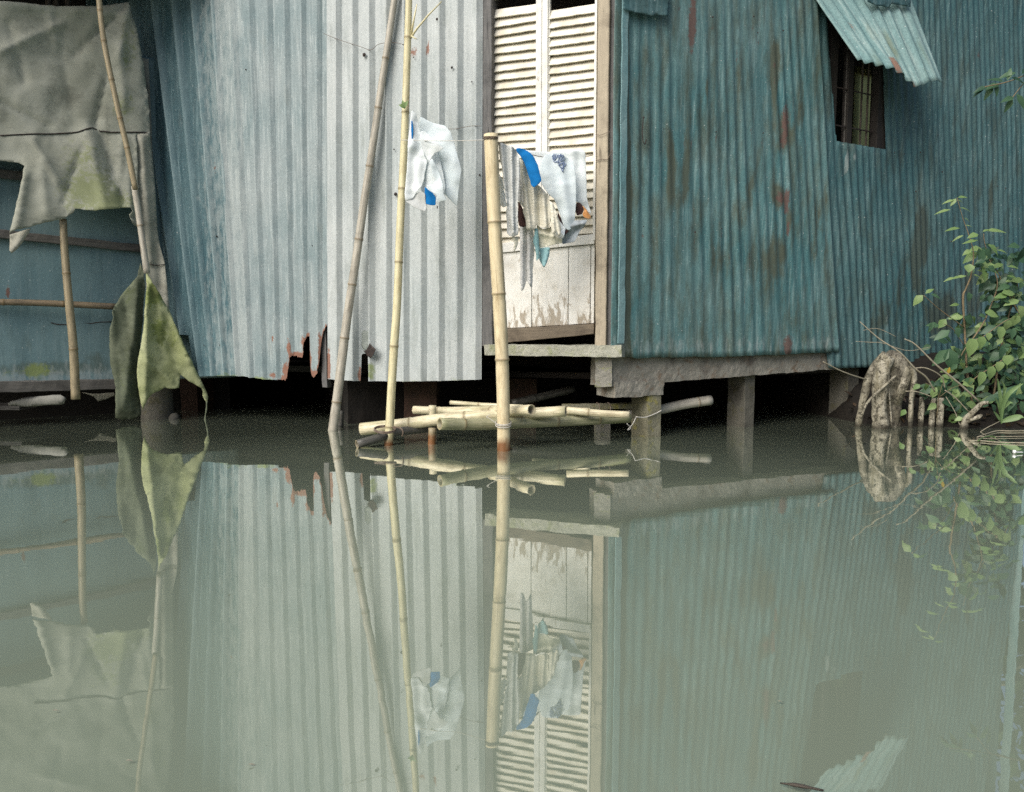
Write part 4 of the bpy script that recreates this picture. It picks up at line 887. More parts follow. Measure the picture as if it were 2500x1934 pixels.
# ------------------------------------------------------------------ lines and washing
tag(tubes("clothesline", [(spline([at(980,342,4.67), at(1060,344,4.6), at(1130,343.5,4.52), at(1183,342,4.42)], 6), .0022)], M_STRING), "pale string tied between the yellow pole and the thick post", "clothesline")
tag(tubes("clothesline", [(spline([at(1214,346,4.42), at(1240,362,4.5), at(1330,384,4.68), at(1420,385,4.86), at(1482,366,4.96)], 6), .0022)], M_WIRE), "thin wire carrying the washing from the thick post to the door frame", "clothesline")
tag(tubes("wire", [(spline([WM.px(x, y, .06) for x, y in ((1455,392),(1470,389),(1482,390),(1488,380),(1495,366),(1492,372))], 5), .0022)], M_WIRE), "lower bent wire twisted around the tan door post", "wire")
tag(tubes("wire", [(spline([WM.px(x, y, .062) for x, y in ((1454,328),(1466,330),(1482,324),(1490,322))], 5), .0018)], M_WIRE), "upper short wire wrapped on the tan door post, above the bent one", "wire")
tag(tubes("wire", [(spline([WM.px(x, y, .05) for x, y in ((790,82),(830,98),(880,114),(905,122),(925,108),(960,104),(1000,112))], 5), .0016)], M_WIRE), "thin wire strung across the zinc wall behind the leaning pole", "wire")
tag(tubes("wire", [(spline([WM.px(x, y, .05) for x, y in ((1078,314),(1110,315),(1150,308),(1176,308))], 5), .0016)], M_WIRE), "thin wire strung from the hanging shirt to the dark door post", "wire")
def cloth(name, Y, outl, fl, mat, label=None, cat="garment", parent=None, sp=4.2, off=0, jit=.7, solid=.003, extra=None, vert=.010, soft=False):
    W_ = facing(Y); f = folds([(a, b, c, d, h * (.6 if soft else .85), w * (1.5 if soft else .8)) for (a, b, c, d, h, w) in fl], .004, .03, seed=len(outl), vert=0 if soft else vert)
    o = patch(name, W_, off, outl, sp, (lambda x, y: f(x, y) + (extra(x, y) if extra else 0)), mat, parent, solid=solid, jit=jit)
    sb = o.modifiers.new("soft", 'SUBSURF'); sb.levels = 1; sb.render_levels = 1
    if label: tag(o, label, cat, "washing hung outside the door")
    return o
def c5(x, y): return (950 + x / 3.756, 270 + y / 3.756)
def C(*p): return [c5(x, y) for x, y in p]
# white shirt beside the yellow pole
shirt = empty("white_shirt", at(1040, 520, 4.68), "crumpled white shirt with blue lining hanging by the yellow bamboo pole", "shirt", "washing hung outside the door")
def cf(*l): return [(*c5(a, b), *c5(c, d), h, w) for (a, b, c, d, h, w) in l]
cloth("back_panel", 4.72, C((290,60),(400,118),(520,150),(565,205),(600,300),(630,420),(650,490),(668,555),(655,650),(640,740),(632,820),(625,878),(575,840),(530,790),(490,745),(470,690),(440,600),(420,520),(410,430),(340,330),(290,230),(270,120)),
      cf((300,70,560,200,.02,14),(540,170,640,600,.03,16),(470,300,520,760,.025,14),(430,420,480,640,-.02,10),(590,500,600,820,.02,12),(500,480,620,860,-.012,8)), C_SHIRT, parent=shirt, soft=True)
cloth("inner_panel", 4.69, C((285,200),(330,260),(420,300),(480,500),(520,700),(500,790),(420,800),(350,760),(300,740),(270,600),(260,400)),
      cf((340,300,420,760,.015,10),(300,420,380,740,.012,8)), C_WHITE, parent=shirt, soft=True)
cloth("sleeve", 4.66, C((210,2),(245,30),(262,90),(285,200),(300,330),(330,420),(352,470),(330,560),(320,640),(300,700),(260,745),(215,810),(150,830),(146,760),(152,690),(165,560),(172,420),(176,300),(184,200),(196,90)),
      cf((205,20,215,330,.02,8),(260,110,300,420,-.02,8),(190,340,170,780,.035,12),(235,420,215,760,-.03,9),(285,420,260,720,.03,10),(320,460,300,660,-.015,7)), C_WHITE, parent=shirt, soft=True)
cloth("collar", 4.63, C((285,190),(320,180),(360,215),(400,260),(440,295),(505,350),(460,375),(415,395),(385,440),(368,462),(345,440),(318,380),(290,300)),
      cf((290,250,500,350,.02,8),(370,460,330,240,-.012,8),(330,190,400,280,-.015,6)), C_WHITE, parent=shirt, soft=True)
cloth("cuff", 4.64, C((340,690),(405,682),(430,630),(400,580),(372,470),(395,440),(440,520),(470,600),(500,690),(500,760),(530,830),(430,845),(440,780),(380,740)),
      cf((380,480,480,700,.025,10),(345,695,500,760,.015,8),(440,560,440,640,-.02,8),(420,780,525,828,.015,7)), C_SHIRT, parent=shirt, soft=True)
cloth("lining", 4.67, C((330,700),(350,720),(400,755),(430,800),(428,870),(385,872),(345,862),(318,840),(322,780)), cf((340,720,400,870,.02,8),(390,740,420,860,-.015,6)), C_BLUE, parent=shirt, soft=True)
cloth("lining", 4.655, C((205,90),(216,95),(222,170),(216,262),(205,265),(200,180)), [], C_BLUE, parent=shirt, soft=True, sp=3, off=.012)
cloth("hem", 4.655, C((150,830),(215,805),(240,760),(290,740),(330,760),(335,850),(345,890),(335,930),(290,915),(240,895),(190,862)), cf((160,835,330,920,.015,8),(230,800,330,860,-.02,9)), C_GREY, parent=shirt, soft=True)
# washing before the door: from back to front
cloth("grey_rag", 4.66, C((1195,1055),(1260,1050),(1322,1085),(1330,1200),(1330,1330),(1318,1450),(1316,1560),(1310,1640),(1285,1600),(1260,1560),(1235,1640),(1212,1660),(1200,1560),(1205,1400),(1200,1250)), cf((1230,1060,1220,1640,.03,9),(1280,1080,1290,1600,.03,8),(1255,1100,1258,1560,-.025,7),(1310,1200,1270,1450,.015,6)), C_RAG, "long dirty white rag trailing lowest over the door panel", "rag")
cloth("brown_cloth_and_hollow", 4.62, C((1185,830),(1215,880),(1250,960),(1265,1060),(1225,1075),(1190,1060),(1178,960)), cf((1200,860,1240,1060,.02,9)), C_BROWN, "dark brown cloth showing between the grey trousers and beige shirt", "cloth")
cloth("crumpled_cloth", 4.60, C((1350,1040),(1400,1085),(1475,1080),(1540,1140),(1590,1165),(1585,1218),(1500,1235),(1430,1250),(1372,1262),(1360,1160)), cf((1360,1120,1580,1180,.025,9),(1400,1100,1440,1240,-.02,8),(1480,1090,1520,1220,.02,8)), C_CREAM, "crumpled cream cloth hanging just above the lower door panel", "cloth")
cloth("blue_grey_cloth", 4.66, C((1570,1040),(1640,1090),(1700,1010),(1820,1005),(1790,1060),(1750,1110),(1700,1205),(1640,1215),(1588,1225),(1575,1150)), cf((1600,1080,1780,1040,.03,10),(1620,1200,1740,1080,-.02,9)), C_BGREY, "blue grey cloth bunched at the right below the printed shirt", "cloth")
cloth("brown_cloth_and_hollow", 4.70, C((1715,845),(1760,850),(1785,900),(1770,950),(1725,965),(1705,920)), [], C_BROWN, "dark patch for the shaded hollow of the fold at the right end of the washing", "cloth")  # dark piece put in for the shade inside the fold's hollow
cloth("orange_cloth", 4.68, C((1770,870),(1800,900),(1850,970),(1845,1000),(1790,985),(1770,950),(1785,920)), cf((1780,890,1830,990,.015,7)), C_ORNG, "small orange scrap of cloth at the right end of the washing", "cloth")
cloth("brown_cloth_and_hollow", 4.64, C((1545,925),(1590,1020),(1650,1110),(1600,1150),(1565,1080),(1545,1000)), [], C_BROWN, "dark brown strip of cloth under the printed shirt", "cloth")
cloth("white_sheet", 4.76, C((1230,360),(1330,375),(1480,385),(1640,380),(1790,375),(1800,420),(1808,600),(1812,800),(1835,880),(1856,945),(1820,930),(1780,880),(1745,850),(1700,842),(1640,700),(1500,600),(1380,560),(1250,470)), cf((1690,390,1720,830,.03,10),(1760,400,1790,820,.02,9),(1730,420,1745,800,-.02,8),(1250,370,1780,385,.02,9)), C_WHITE, "white sheet hanging at the right behind the printed shirt", "sheet", soft=True)
ts = cloth("printed_shirt", 4.66, C((1385,560),(1395,480),(1420,420),(1480,395),(1560,400),(1640,440),(1690,470),(1712,600),(1716,740),(1714,850),(1705,960),(1700,1050),(1670,1085),(1640,1107),(1610,1085),(1590,1050),(1565,960),(1540,890),(1508,812),(1465,780),(1410,700),(1385,640)),
    cf((1420,430,1500,800,.035,14),(1500,420,1560,900,-.02,10),(1560,430,1620,1080,.04,16),(1650,480,1700,1040,-.03,12),(1690,480,1700,960,.03,10),(1600,700,1650,1090,.02,9)), C_SHIRT, "pale blue T-shirt with blue script print hanging on the wire", "shirt", soft=True)
NSEED = 23
sc6 = lambda l: [(a, b, c, d, h * .6, w * 1.5) for (a, b, c, d, h, w) in l]
fts = folds(sc6(cf((1420,430,1500,800,.035,14),(1500,420,1560,900,-.02,10),(1560,430,1620,1080,.04,16),(1650,480,1700,1040,-.03,12),(1690,480,1700,960,.03,10),(1600,700,1650,1090,.02,9))), .004, .03, seed=NSEED, vert=0)
WT = facing(4.66)
def scr(pts): return (spline([WT.px(*c5(x, y)) + WT.n * (fts(*c5(x, y)) + .007) for x, y in pts], 5), .0024)
tubes("print", [scr(((1492,430),(1505,410),(1512,405),(1505,430),(1498,450),(1512,440),(1525,420))), scr(((1528,402),(1520,430),(1512,462),(1530,440),(1548,408))), scr(((1545,440),(1560,420),(1575,405),(1562,430),(1550,465))), scr(((1572,430),(1590,415),(1595,425),(1575,450),(1568,470),(1590,462),(1610,440))),
    scr(((1500,462),(1520,480),(1545,470),(1560,480))), scr(((1540,490),(1555,475),(1562,490),(1550,510),(1570,498),(1580,480))), scr(((1580,500),(1595,480),(1605,475),(1598,500),(1590,525),(1608,512),(1622,490))), scr(((1560,520),(1575,530),(1590,535),(1600,530))), scr(((1575,540),(1585,560),(1592,565),(1594,540),(1606,535)))], M_PRINT, ts)
cloth("white_cloth", 4.61, C((1165,420),(1215,470),(1245,560),(1262,700),(1255,830),(1238,905),(1212,870),(1190,845),(1172,820),(1160,700),(1150,560)), cf((1190,450,1200,840,.03,9),(1225,520,1235,860,.025,8)), C_RAG, "dirty white cloth hanging between the grey trousers and the beige shirt", "cloth")
cloth("white_cloth", 4.63, C((1560,1010),(1620,1080),(1600,1170),(1560,1190),(1500,1215),(1470,1150),(1500,1060)), cf((1500,1060,1600,1150,.02,10)), C_WHITE, "white cloth bunched behind the beige cloth loop", "cloth")
cloth("beige_shirt", 4.56, C((1190,440),(1230,470),(1290,560),(1330,660),(1390,700),(1440,760),(1470,810),(1480,900),(1476,1000),(1476,1078),(1440,1085),(1390,1070),(1352,1040),(1342,1090),(1300,1097),(1262,1096),(1250,1010),(1225,930),(1240,800),(1225,700),(1205,560)),
    cf((1220,470,1290,1080,.04,12),(1260,560,1330,1080,-.03,10),(1320,680,1330,1080,.035,11),(1370,720,1390,1050,-.03,10),(1410,760,1440,1070,.03,10),(1450,800,1460,1060,-.015,8)), C_BEIGE, "beige shirt hanging in long folds beneath the blue cloth", "shirt")
cloth("beige_strap", 4.55, C((1465,820),(1500,850),(1530,930),(1560,1010),(1580,1090),(1570,1150),(1550,1155),(1535,1100),(1520,1135),(1495,1130),(1480,1060),(1478,940)), cf((1490,860,1510,1120,.03,8),(1530,940,1560,1140,.025,8)), C_BEIGE, "narrow beige cloth loop hanging beside the beige shirt", "cloth")
cloth("white_cloth", 4.50, C((995,560),(1045,640),(1050,720),(1068,800),(1080,880),(1050,895),(1025,870),(1010,800),(1000,690)), cf((1020,620,1050,880,.02,9)), C_WHITE, "small white cloth peeping out beside the thick bamboo post", "cloth")
cloth("grey_trousers", 4.47, C((1003,300),(1060,310),(1120,330),(1165,370),(1195,430),(1200,560),(1190,700),(1178,820),(1180,960),(1185,1080),(1188,1140),(1140,1160),(1100,1150),(1078,1120),(1080,1040),(1070,940),(1080,860),(1050,700),(1040,560),(1015,450)),
    cf((1030,320,1080,860,.035,12),(1080,330,1110,1100,-.03,10),(1120,350,1140,1120,.04,12),(1160,400,1165,1100,-.025,9),(1185,450,1175,1100,.025,9),(1090,900,1140,1080,.02,9)), C_GREY, "long grey trousers hanging from the wire next to the thick post", "trousers")
cloth("white_strip", 4.49, C((1130,1150),(1160,1160),(1188,1150),(1185,1210),(1165,1270),(1145,1302),(1140,1260),(1150,1210),(1120,1200)), cf((1150,1160,1150,1290,.02,6)), C_CREAM, "short cream cloth tip below the grey trousers", "cloth", sp=5)
cloth("blue_cloth", 4.50, C((1163,352),(1200,348),(1240,358),(1300,395),(1335,440),(1360,500),(1380,570),(1396,640),(1390,662),(1360,690),(1328,712),(1303,690),(1285,620),(1262,550),(1238,480),(1205,425),(1172,390)), cf((1180,365,1350,690,.03,12),(1300,410,1380,640,.02,9),(1210,400,1300,660,-.012,7)), C_BLUE, "bright blue cloth folded over the washing wire", "cloth", soft=True)
cloth("teal_rag", 4.58, C((1330,1075),(1362,1085),(1372,1180),(1380,1290),(1384,1345),(1350,1385),(1345,1300),(1320,1200),(1328,1140)), cf((1340,1080,1365,1370,.02,8)), C_TEALC, "narrow teal rag hanging in front of the cream cloth", "rag")
cloth("teal_rag", 4.61, C((1372,1262),(1430,1256),(1475,1255),(1470,1330),(1445,1400),(1420,1448),(1395,1405),(1372,1365),(1384,1310)), cf((1380,1270,1420,1430,.02,8),(1460,1270,1425,1430,.02,8)), C_TEALC, "pointed teal rag tip over the lower door panel", "rag")

# ------------------------------------------------------------------ right bank: stump, twigs, plants
def c8(x, y): return (1900 + x / 2.223, 440 + y / 2.223)
def a8(x, y, Y): return at(*c8(x, y), Y)
def root(pts, rad, n=6):
    P = [a8(*p) for p in pts]; return (spline(P, n), spl1([r / 2.223 / 2 / FPX * 5.5 for r in rad], n))
stump = empty("tree_stump", a8(585, 1330, 5.5), "pale rotten tree stump standing on spread roots at the water's edge", "tree stump")
def rootmesh(name, lst, mat, parent, jitter=.28, seg=12, **kw):
    if mat is M_BARK: kw['wetz'] = .055
    return tubes(name, lst, mat, parent, seg=seg, jitter=jitter, **kw)
head = []
hp = [a8(600, 925, 5.5), a8(612, 950, 5.49), a8(622, 985, 5.48), a8(620, 1030, 5.5), a8(610, 1090, 5.52), a8(604, 1180, 5.55), a8(600, 1280, 5.57), a8(598, 1400, 5.58)]
rootmesh("stump_body", [(spline(hp, 6), spl1([.012, .058, .09, .11, .105, .09, .085, .095], 6))], M_BARKD, stump, .3, 18)
for pts, rad in (([(585,950,5.46),(530,1010,5.45),(490,1090,5.45),(462,1190,5.46),(440,1290,5.48),(425,1390,5.5)], [62,58,46,38,34,36]),
                 ([(590,965,5.42),(562,1040,5.40),(552,1130,5.40),(548,1230,5.40),(552,1320,5.40),(552,1400,5.40)], [80,84,78,72,84,90]),
                 ([(655,980,5.46),(690,1035,5.43),(672,1110,5.44),(645,1180,5.48),(630,1250,5.55),(622,1340,5.6)], [62,66,70,62,50,40]),
                 ([(690,1020,5.43),(728,1050,5.42),(735,1110,5.42),(722,1200,5.43),(718,1300,5.43),(716,1400,5.43)], [50,40,30,24,26,28]),
                 ([(610,1010,5.52),(600,1120,5.56),(608,1240,5.58),(615,1370,5.6)], [60,44,34,30]),
                 ([(640,1060,5.38),(590,1105,5.34),(530,1160,5.34),(480,1215,5.36),(450,1290,5.38)], [12,13,15,12,10]),
                 ([(600,1130,5.43),(608,1230,5.42),(614,1320,5.42),(618,1370,5.42)], [10,9,9,8])):
    rootmesh("root", [root(pts, rad)], M_BARK, stump, .22)
for i, (pts, rad, lab) in enumerate(((([(780,1180,5.52),(778,1240,5.5),(772,1300,5.5),(770,1380,5.5)], [26,30,30,34], "knobbly short root stub standing right of the stump's thin root")),
    ([(845,1185,5.47),(838,1250,5.46),(832,1330,5.46),(830,1400,5.46)], [26,28,30,30], "left one of the close pair of sawn root stubs"),
    ([(882,1182,5.44),(880,1250,5.43),(876,1330,5.43),(874,1400,5.43)], [34,36,36,38], "right one of the close pair of sawn root stubs, lightest bark"))):
    tag(rootmesh("root_stub", [root(pts, rad)], M_BARK, None, .22), lab, "root stub", "root stubs beside the stump")
tag(rootmesh("dead_branch", [root([(1140,1208,5.28),(1105,1215,5.29),(1065,1250,5.31),(1020,1300,5.34),(1008,1340,5.35),(1000,1390,5.36)], [20,26,26,36,42,40]), root([(1105,1275,5.3),(1085,1285,5.3),(1050,1300,5.3),(1030,1315,5.32)], [14,24,16,12])], M_BARK, None, .15), "thick bare forked branch end leaning out of the mud", "branch")
tw_list = [([(443,768,5.2),(545,858,5.2),(660,935,5.2),(740,1020,5.22),(805,1072,5.25),(850,1150,5.3)], [4,6,8,9,9,7], "long crooked pale twig rising left in front of the stump"),
    ([(685,862,5.15),(745,893,5.15),(860,1005,5.17),(960,1085,5.2),(1092,1203,5.25)], [5,7,9,10,10], "straight long pale stick sloping down to the forked branch"),
    ([(243,985,5.1),(330,1030,5.15),(400,1058,5.2),(478,1082,5.3)], [4,6,7,7], "pale twig pointing left from the stump over the water"),
    ([(460,815,5.35),(530,805,5.35),(590,825,5.35),(640,850,5.35)], [2.5,3,2.5,2], "fine arched twig above the stump"),
    ([(420,875,5.38),(500,880,5.38),(570,885,5.38),(700,925,5.38),(830,905,5.38)], [2.5,3.5,3.5,3,2], "fine dark twig crossing behind the stump top"),
    ([(735,1022,5.25),(790,1018,5.25),(850,1040,5.26),(890,1075,5.28),(905,1130,5.3)], [6,7,6,6,5], "wavy grey twig right of the stump top"),
    ([(690,1145,5.35),(760,1150,5.35),(840,1178,5.36)], [6,6,5], "short pale stick lying across behind the thin root"),
    ([(905,1140,5.3),(960,1180,5.31),(1035,1258,5.32)], [5,6,5], "dull twig between the root stubs and the forked branch"),
    ([(910,1175,5.38),(960,1260,5.37),(985,1330,5.35)], [4,4,4], "thin drooping twig beside the right root stub"),
    ([(1085,1375,5.2),(1130,1345,5.22),(1180,1320,5.25),(1240,1290,5.3)], [4,4,4,3], "straw coloured stalk slanting over the water by the bank")]
for pts, rad, lab in tw_list: tag(rootmesh("twig", [root(pts, rad, 5)], M_TWIG, None, .2, 6), lab, "twig")
# shrub
shrub = empty("shrub", a8(1150, 1280, 5.75), "leafy green shrub with heart shaped leaves growing on the bank by the teal wall", "shrub")
stems = [([(1022,1010,5.62),(1012,820,5.62),(1003,640,5.6),(1018,590,5.6),(1045,520,5.6),(1060,400,5.62),(1035,300,5.64),(1000,200,5.66),(970,95,5.66)], [12,11,13,9,9,6,5,4,3]),
         ([(1050,870,5.6),(1110,780,5.6),(1150,690,5.62),(1190,560,5.64),(1150,440,5.66),(1120,340,5.66),(1115,290,5.66)], [8,8,7,6,5,4,3]),
         ([(1330,760,5.7),(1260,640,5.7),(1190,500,5.7),(1140,400,5.7)], [7,7,6,4]),
         ([(985,965,5.45),(1040,880,5.42),(1110,850,5.38),(1180,800,5.36),(1240,760,5.34),(1310,735,5.33)], [6,5,5,4,4,3]),
         ([(1020,1120,5.4),(1080,1065,5.36),(1150,1020,5.34),(1210,980,5.33),(1250,955,5.33)], [5,5,4,4,3]),
         ([(1010,800,5.6),(900,720,5.55),(850,680,5.52),(790,625,5.5)], [6,5,4,3]),
         ([(1150,1290,5.7),(1180,1100,5.7),(1210,900,5.72),(1260,700,5.75),(1300,560,5.75)], [14,12,10,8,5]),
         ([(1010,900,5.6),(950,810,5.55),(900,780,5.5)], [5,4,3]),
         ([(1022,1010,5.62),(1040,1150,5.6),(1080,1300,5.6)], [12,13,14])]
rootmesh("stem", [root(p, r, 5) for p, r in stems], M_STEM, shrub, .1, 7)
S5 = 5.5 / 2.223 / FPX
def lf(x, y, Y, dx, dy, Lp, wp, tone, heart=0, face=None):
    d = V((dx, rng.uniform(-.25, .25), -dy)); n_ = V(face) if face else V((rng.uniform(-.3, .3), -.75, rng.uniform(.3, .8)))
    return (a8(x, y, Y), d, n_, Lp * S5, wp * S5, tone, heart)
Llt, Ldk = [], []
# hanging heart leaves on the two arching branches
for (x, y, L_, w) in ((1055,860,98,62),(1100,850,62,52),(1140,830,38,36),(1205,795,72,52),(1245,762,58,50),(1290,735,62,56),(1302,728,40,44)):
    Llt.append(lf(x, y, 5.33, rng.uniform(-.12, .15), 1, L_, w, rng.uniform(.3, .8), 1, (rng.uniform(-.2, .2), -1, .15)))
for (x, y, L_, w) in ((1105,1040,75,50),(1150,1012,70,55),(1200,985,52,48),(1240,950,54,52),(1050,1075,40,34)):
    Llt.append(lf(x, y, 5.33, rng.uniform(-.1, .2), 1, L_, w, rng.uniform(.3, .8), 1, (rng.uniform(-.2, .2), -1, .2)))
# flat lit leaves near the top and sides
for (x, y, dx, dy, L_, w) in ((975,95,.9,-.15,50,24),(965,100,-.5,.6,48,24),(975,108,.9,.25,42,18),(955,108,-.9,.15,60,20),(935,160,-.95,.12,80,22),(985,150,.95,.05,80,16),(1010,205,.6,.3,40,14),(985,260,-1,.05,85,24),(1015,245,1,0,50,10),(1005,300,-.9,.3,60,16),(1110,280,.8,-.5,35,16),(1085,295,-.8,.1,55,42),(1125,275,.95,-.05,110,36),(1085,325,-.95,.15,100,24),(1140,350,.8,.6,80,46),(1190,380,.9,.1,70,22),(1050,380,-.8,.3,50,34),(1100,380,.8,-.1,40,12),(1040,455,-.2,.9,48,52),(1020,520,-.95,.1,70,24),(985,525,-.9,.15,50,20),(960,530,-.9,.1,60,20),(1060,515,.9,.1,50,20),(1080,490,.7,.1,70,24),(1150,490,.8,.15,60,26),(1245,470,.9,-.05,90,30),(1240,520,.95,.1,100,22),(1280,540,.9,.15,90,20),(785,625,-.75,.75,70,46),(800,615,.5,-.4,50,26),(910,755,-.5,.7,60,44),(930,750,.9,.05,55,14)):
    Llt.append(lf(x, y, 5.55, dx, dy, L_, w, rng.uniform(.2, .9), 0, (rng.uniform(-.3, .3), -.7, .8)))
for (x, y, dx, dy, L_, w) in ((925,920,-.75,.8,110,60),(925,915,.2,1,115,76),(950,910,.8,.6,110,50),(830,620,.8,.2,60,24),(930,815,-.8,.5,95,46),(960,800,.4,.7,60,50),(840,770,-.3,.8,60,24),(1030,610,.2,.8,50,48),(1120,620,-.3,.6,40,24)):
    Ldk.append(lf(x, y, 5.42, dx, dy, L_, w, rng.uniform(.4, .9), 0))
r2 = random.Random(3)
for cx_, cy_, sx, sy, n_, Y_ in ((1200,430,110,60,46,5.72),(1230,560,110,60,70,5.75),(1240,660,100,60,60,5.78),(1120,760,120,110,60,5.8),(1240,880,110,110,120,5.85),(1060,1000,130,90,80,5.85),(1180,1080,150,110,150,5.85),(1280,760,70,90,60,5.8),(960,1120,70,60,26,5.6),(860,1110,80,40,20,5.5),(1120,420,90,60,26,5.68),(1180,980,160,140,90,5.55),(1260,1180,90,60,60,5.5),(860,1170,110,80,44,5.62),(1000,1200,130,90,70,5.6),(890,850,60,60,12,5.65),(1300,1000,50,200,80,5.8)):
    for i in range(int(n_ * .62)):
        x, y = r2.gauss(cx_, sx * .6), r2.gauss(cy_, sy * .6)
        if x < 815 or y > 1300 or x > 1480: continue
        a = r2.uniform(-.4, 3.6); L_ = r2.uniform(42, 90)
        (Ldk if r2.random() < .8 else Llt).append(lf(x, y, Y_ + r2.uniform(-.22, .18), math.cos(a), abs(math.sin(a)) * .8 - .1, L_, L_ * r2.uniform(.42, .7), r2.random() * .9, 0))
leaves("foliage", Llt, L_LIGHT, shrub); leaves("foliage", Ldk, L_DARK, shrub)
yl = leaves("yellow_leaf", [lf(930, 1015, 5.4, -.1, 1, 52, 20, .9, 0, (0, -1, .2))], plain_mat("yellow_leaf", (.55, .38, .05), (.45, .33, .06), 30), shrub)
# low creeping plant between the stump and the branch
L = [lf(x, y, 5.34, math.cos(a), math.sin(a), l, l * .72, t_, 0) for (x, y, a, l, t_) in ((770,1110,2.6,42,.0),(800,1105,1.2,44,.1),(860,1125,2.2,50,.5),(880,1095,-.4,48,.2),(855,1140,1.9,44,.8),(975,1135,1.9,55,.6),(1000,1110,-.2,48,.6),(690,1245,2.2,40,.1),(895,1060,.4,40,.7),(945,1140,.3,36,.5),(1000,1290,2.8,40,.9))]
cr = empty("creeper", a8(850, 1290, 5.4), "low creeper with round green leaves between the stump and the forked branch", "plant")
leaves("foliage", L, L_LIGHT, cr)
rootmesh("stem", [root([(860,1290,5.4),(870,1180,5.36),(850,1130,5.34),(800,1100,5.34)], [4,4,3,2], 4), root([(870,1180,5.36),(940,1130,5.34),(1000,1110,5.33)], [3,3,2], 4), root([(700,1300,5.38),(695,1260,5.36)], [3,2], 4), root([(870,1180,5.36),(895,1090,5.34),(893,1062,5.34)], [3,3,2], 4), root([(990,1330,5.36),(996,1300,5.34)], [3,2], 4)], M_STEM, cr, .1, 5)
# lance leaved plant at the water's edge
bl = empty("blade_plant", a8(1210, 1320, 5.22), "pale green plant with long narrow blades at the right water edge", "plant")
vs, fs, tone = [], [], []
for pts, w in (([(1212,1320),(1210,1220),(1200,1140),(1190,1075)], 20), ([(1212,1300),(1222,1220),(1250,1160),(1300,1120),(1334,1102)], 22), ([(1212,1290),(1222,1180),(1240,1120)], 14), ([(1208,1290),(1195,1220),(1178,1180)], 12), ([(1210,1310),(1190,1280),(1170,1255)], 16), ([(1215,1310),(1262,1295),(1310,1285),(1334,1290)], 30), ([(1214,1250),(1250,1210),(1275,1210)], 14), ([(1214,1240),(1228,1130),(1212,1090)], 12)):
    P = spline([a8(x, y, 5.2 - .02 * i) for i, (x, y) in enumerate(pts)], 5); k = len(P)
    for i, p in enumerate(P):
        t = (P[min(i + 1, k - 1)] - P[max(i - 1, 0)]).normalized(); s = t.cross(V((0, -1, .4))).normalized(); hw = w * S5 * .5 * math.sin(math.pi * min(1, .12 + .88 * i / (k - 1))) + .001
        vs += [p - s * hw, p + V((0, .006, -.004)), p + s * hw]; tone += [.2 + .5 * i / k] * 3
        if i: a = len(vs) - 6; fs += [(a, a+1, a+4, a+3), (a+1, a+2, a+5, a+4)]
mesh("foliage", vs, fs, L_GRASS, bl, attrs={"tone": tone})
# floating litter along the bank
LB = [("floating_straw", [(1080,1395),(1180,1362),(1260,1362),(1360,1360)], 6, "upper straw stalk floating at the right bank"), ("floating_straw", [(1100,1392),(1200,1392),(1360,1390)], 4, "dark lower stalk floating at the right bank"), ("floating_straw", [(1030,1412),(1120,1416),(1150,1420),(1240,1424),(1360,1428)], 6, "long pale stalk floating farthest from the bank")]
for nm, pts, w, lab in LB:
    P = [water_at(*c8(x, y), .006) for x, y in pts]; tag(tubes(nm, [(spline(P, 4), w * S5 * .5)], M_TWIG, None, seg=6, jitter=.2), lab, "stalk")
o = tubes("grass_blade", [(spline([water_at(*c8(x, y), .012) for x, y in ((1085,1415),(1120,1395),(1160,1390),(1180,1398))], 4), [.004]*13)], L_GRASS, None); tag(o, "curved green blade floating beside the straw", "blade")
pts = [water_at(*c8(1275, 1474), .012), water_at(*c8(1300, 1476), .010), water_at(*c8(1330, 1477), .008)]
tag(tubes("white_scrap", [(spline(pts, 4), [.010, .013, .009, .004, .003, .003, .003, .003, .002])], plain_mat("white_plastic", (.8, .8, .8), (.75, .76, .77), 30)), "tiny white tadpole shaped scrap floating near the right edge", "scrap")
lit = []
for i in range(420):
    x, y = rng.uniform(2.45, 4.4), rng.uniform(5.15, 5.95); z = ground_z(x, y)
    if z < .0: continue
    lit.append((V((x, y, z + .01)), rv(), V((rng.uniform(-.5, .5), rng.uniform(-.5, .5), 1)), rng.uniform(.04, .09), rng.uniform(.02, .045), rng.random(), 0))
tag(leaves("leaf_litter", lit, leaf_mat("dead_leaf", (.02, .014, .009), (.075, .05, .03), .05), None), "dead brown leaves strewn on the mud bank", "leaf litter", kind="stuff")
# trees just outside the picture; one twig of the right one hangs into it
def tree(name, base, crown, rad, n, lab, leafL, seed, limbs=9, squash=.8, extra=None):
    r = random.Random(seed); t = empty(name, base, lab, "tree")
    c = V(crown); tr = [(spline([V(base) - V((0, 0, .4)), V(base).lerp(c, .5) + V((.15, .1, 0)), c], 8), spl1([.16, .12, .05], 8))]
    for i in range(limbs):
        v = rv(r); v.z = abs(v.z) * .7 - .1; e = c + V((v.x * rad, v.y * rad, v.z * rad * squash)) * .85
        tr.append((spline([V(base).lerp(c, r.uniform(.5, .9)), c.lerp(e, .5) + V((0, 0, .12)), e], 5), spl1([.05, .03, .01], 5)))
    tubes("trunk", tr, M_BARK, t, seg=9, jitter=.1)
    cl = [c + V((v.x * rad, v.y * rad, v.z * rad * squash)) * r.uniform(.25, .95) for v in [rv(r) for _ in range(60)]]
    L = []
    for i in range(n):
        q = r.choice(cl) + rv(r) * rad * .26 * r.random() ** .5
        L.append((q, rv(r), V((r.uniform(-.6, .6), r.uniform(-.6, .6), 1)), leafL * r.uniform(.7, 1.3), leafL * .5, r.random(), 0))
    leaves("crown", L, L_CROWN, t)
    return t
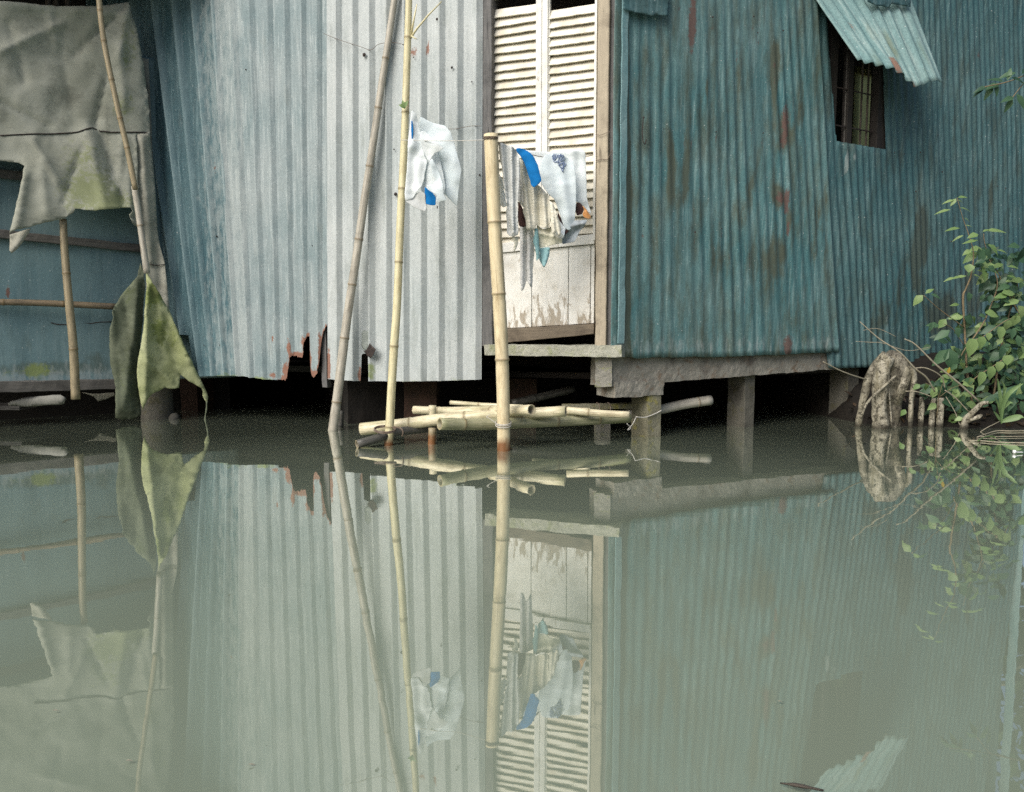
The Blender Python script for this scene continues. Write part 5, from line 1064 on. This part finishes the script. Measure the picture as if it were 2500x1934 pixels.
rt = tree("bank_tree", (7.0, 8.8, .5), (6.8, 8.7, 3.3), 2.1, 2600, "leafy tree on the right bank with one twig reaching into view", .20, 6)
tw_pts = [at(2620,150,5.45), at(2520,178,5.4), at(2460,200,5.35), at(2405,212,5.32)]
tubes("twig", [(spline(tw_pts, 5), .004), (spline([V((6.9, 8.7, 2.6)), V((5.6, 6.6, 2.75)), V((4.6, 5.6, 2.72)), tw_pts[0]], 6), spl1([.03, .018, .009, .004], 6)), (spline([at(2520,178,5.4), at(2490,215,5.38), at(2470,240,5.36)], 4), .003)], M_STEM, rt)
L = []
for (x, y, dx, dy, l) in ((2480,178,-.9,.1,38),(2470,190,.8,.2,30),(2450,200,-.7,-.3,36),(2440,205,-.9,.3,40),(2425,210,-.5,.8,34),(2412,212,-1,.2,34),(2405,212,-.9,.6,30),(2430,205,.2,.9,30),(2475,238,-.8,.2,36),(2482,230,.5,.8,40),(2472,240,-.3,.9,34),(2495,180,.6,-.4,40),(2500,215,.4,.8,36),(2460,196,.1,-.9,30),(2490,200,.9,.3,30)):
    L.append((at(x, y, 5.36), V((dx, rng.uniform(-.3, .3), -dy)), V((rng.uniform(-.3, .3), -.7, .6)), l / FPX * 5.36, l * .42 / FPX * 5.36, rng.random(), 0))
leaves("twig_leaves", L, L_DARK, rt)
# a few specks drifting on the water
for i, (x, y) in enumerate(((606,1866),(316,1860),(136,1737),(1905,1715))):
    p = water_at(x, y, .004); o = leaves("floating_leaf", [(p, V((1, .2, 0)), V((0, 0, 1)), .012, .005, .5, 0)], leaf_mat("pale_dead_leaf", (.3, .28, .2), (.4, .38, .3), .1)) if i == 0 else o.copy()
    if i: link(o); o.location = p
    tag(o, ("tiny pale leaf floating under the zinc wall's reflection", "tiny pale leaf floating near the bottom left of the water", "tiny pale leaf floating under the tarp's reflection", "tiny pale leaf floating beside the window's reflection")[i], "leaf", "specks floating on the water")
o = None
p = [water_at(1905, 1912, .005), water_at(1950, 1918, .012), water_at(2010, 1930, .006)]
tag(tubes("floating_stick", [(spline(p, 4), [.001,.0015,.002,.003,.003,.003,.002,.002,.0015])], M_DARKW), "thin dark stick floating below the window's reflection", "stick")
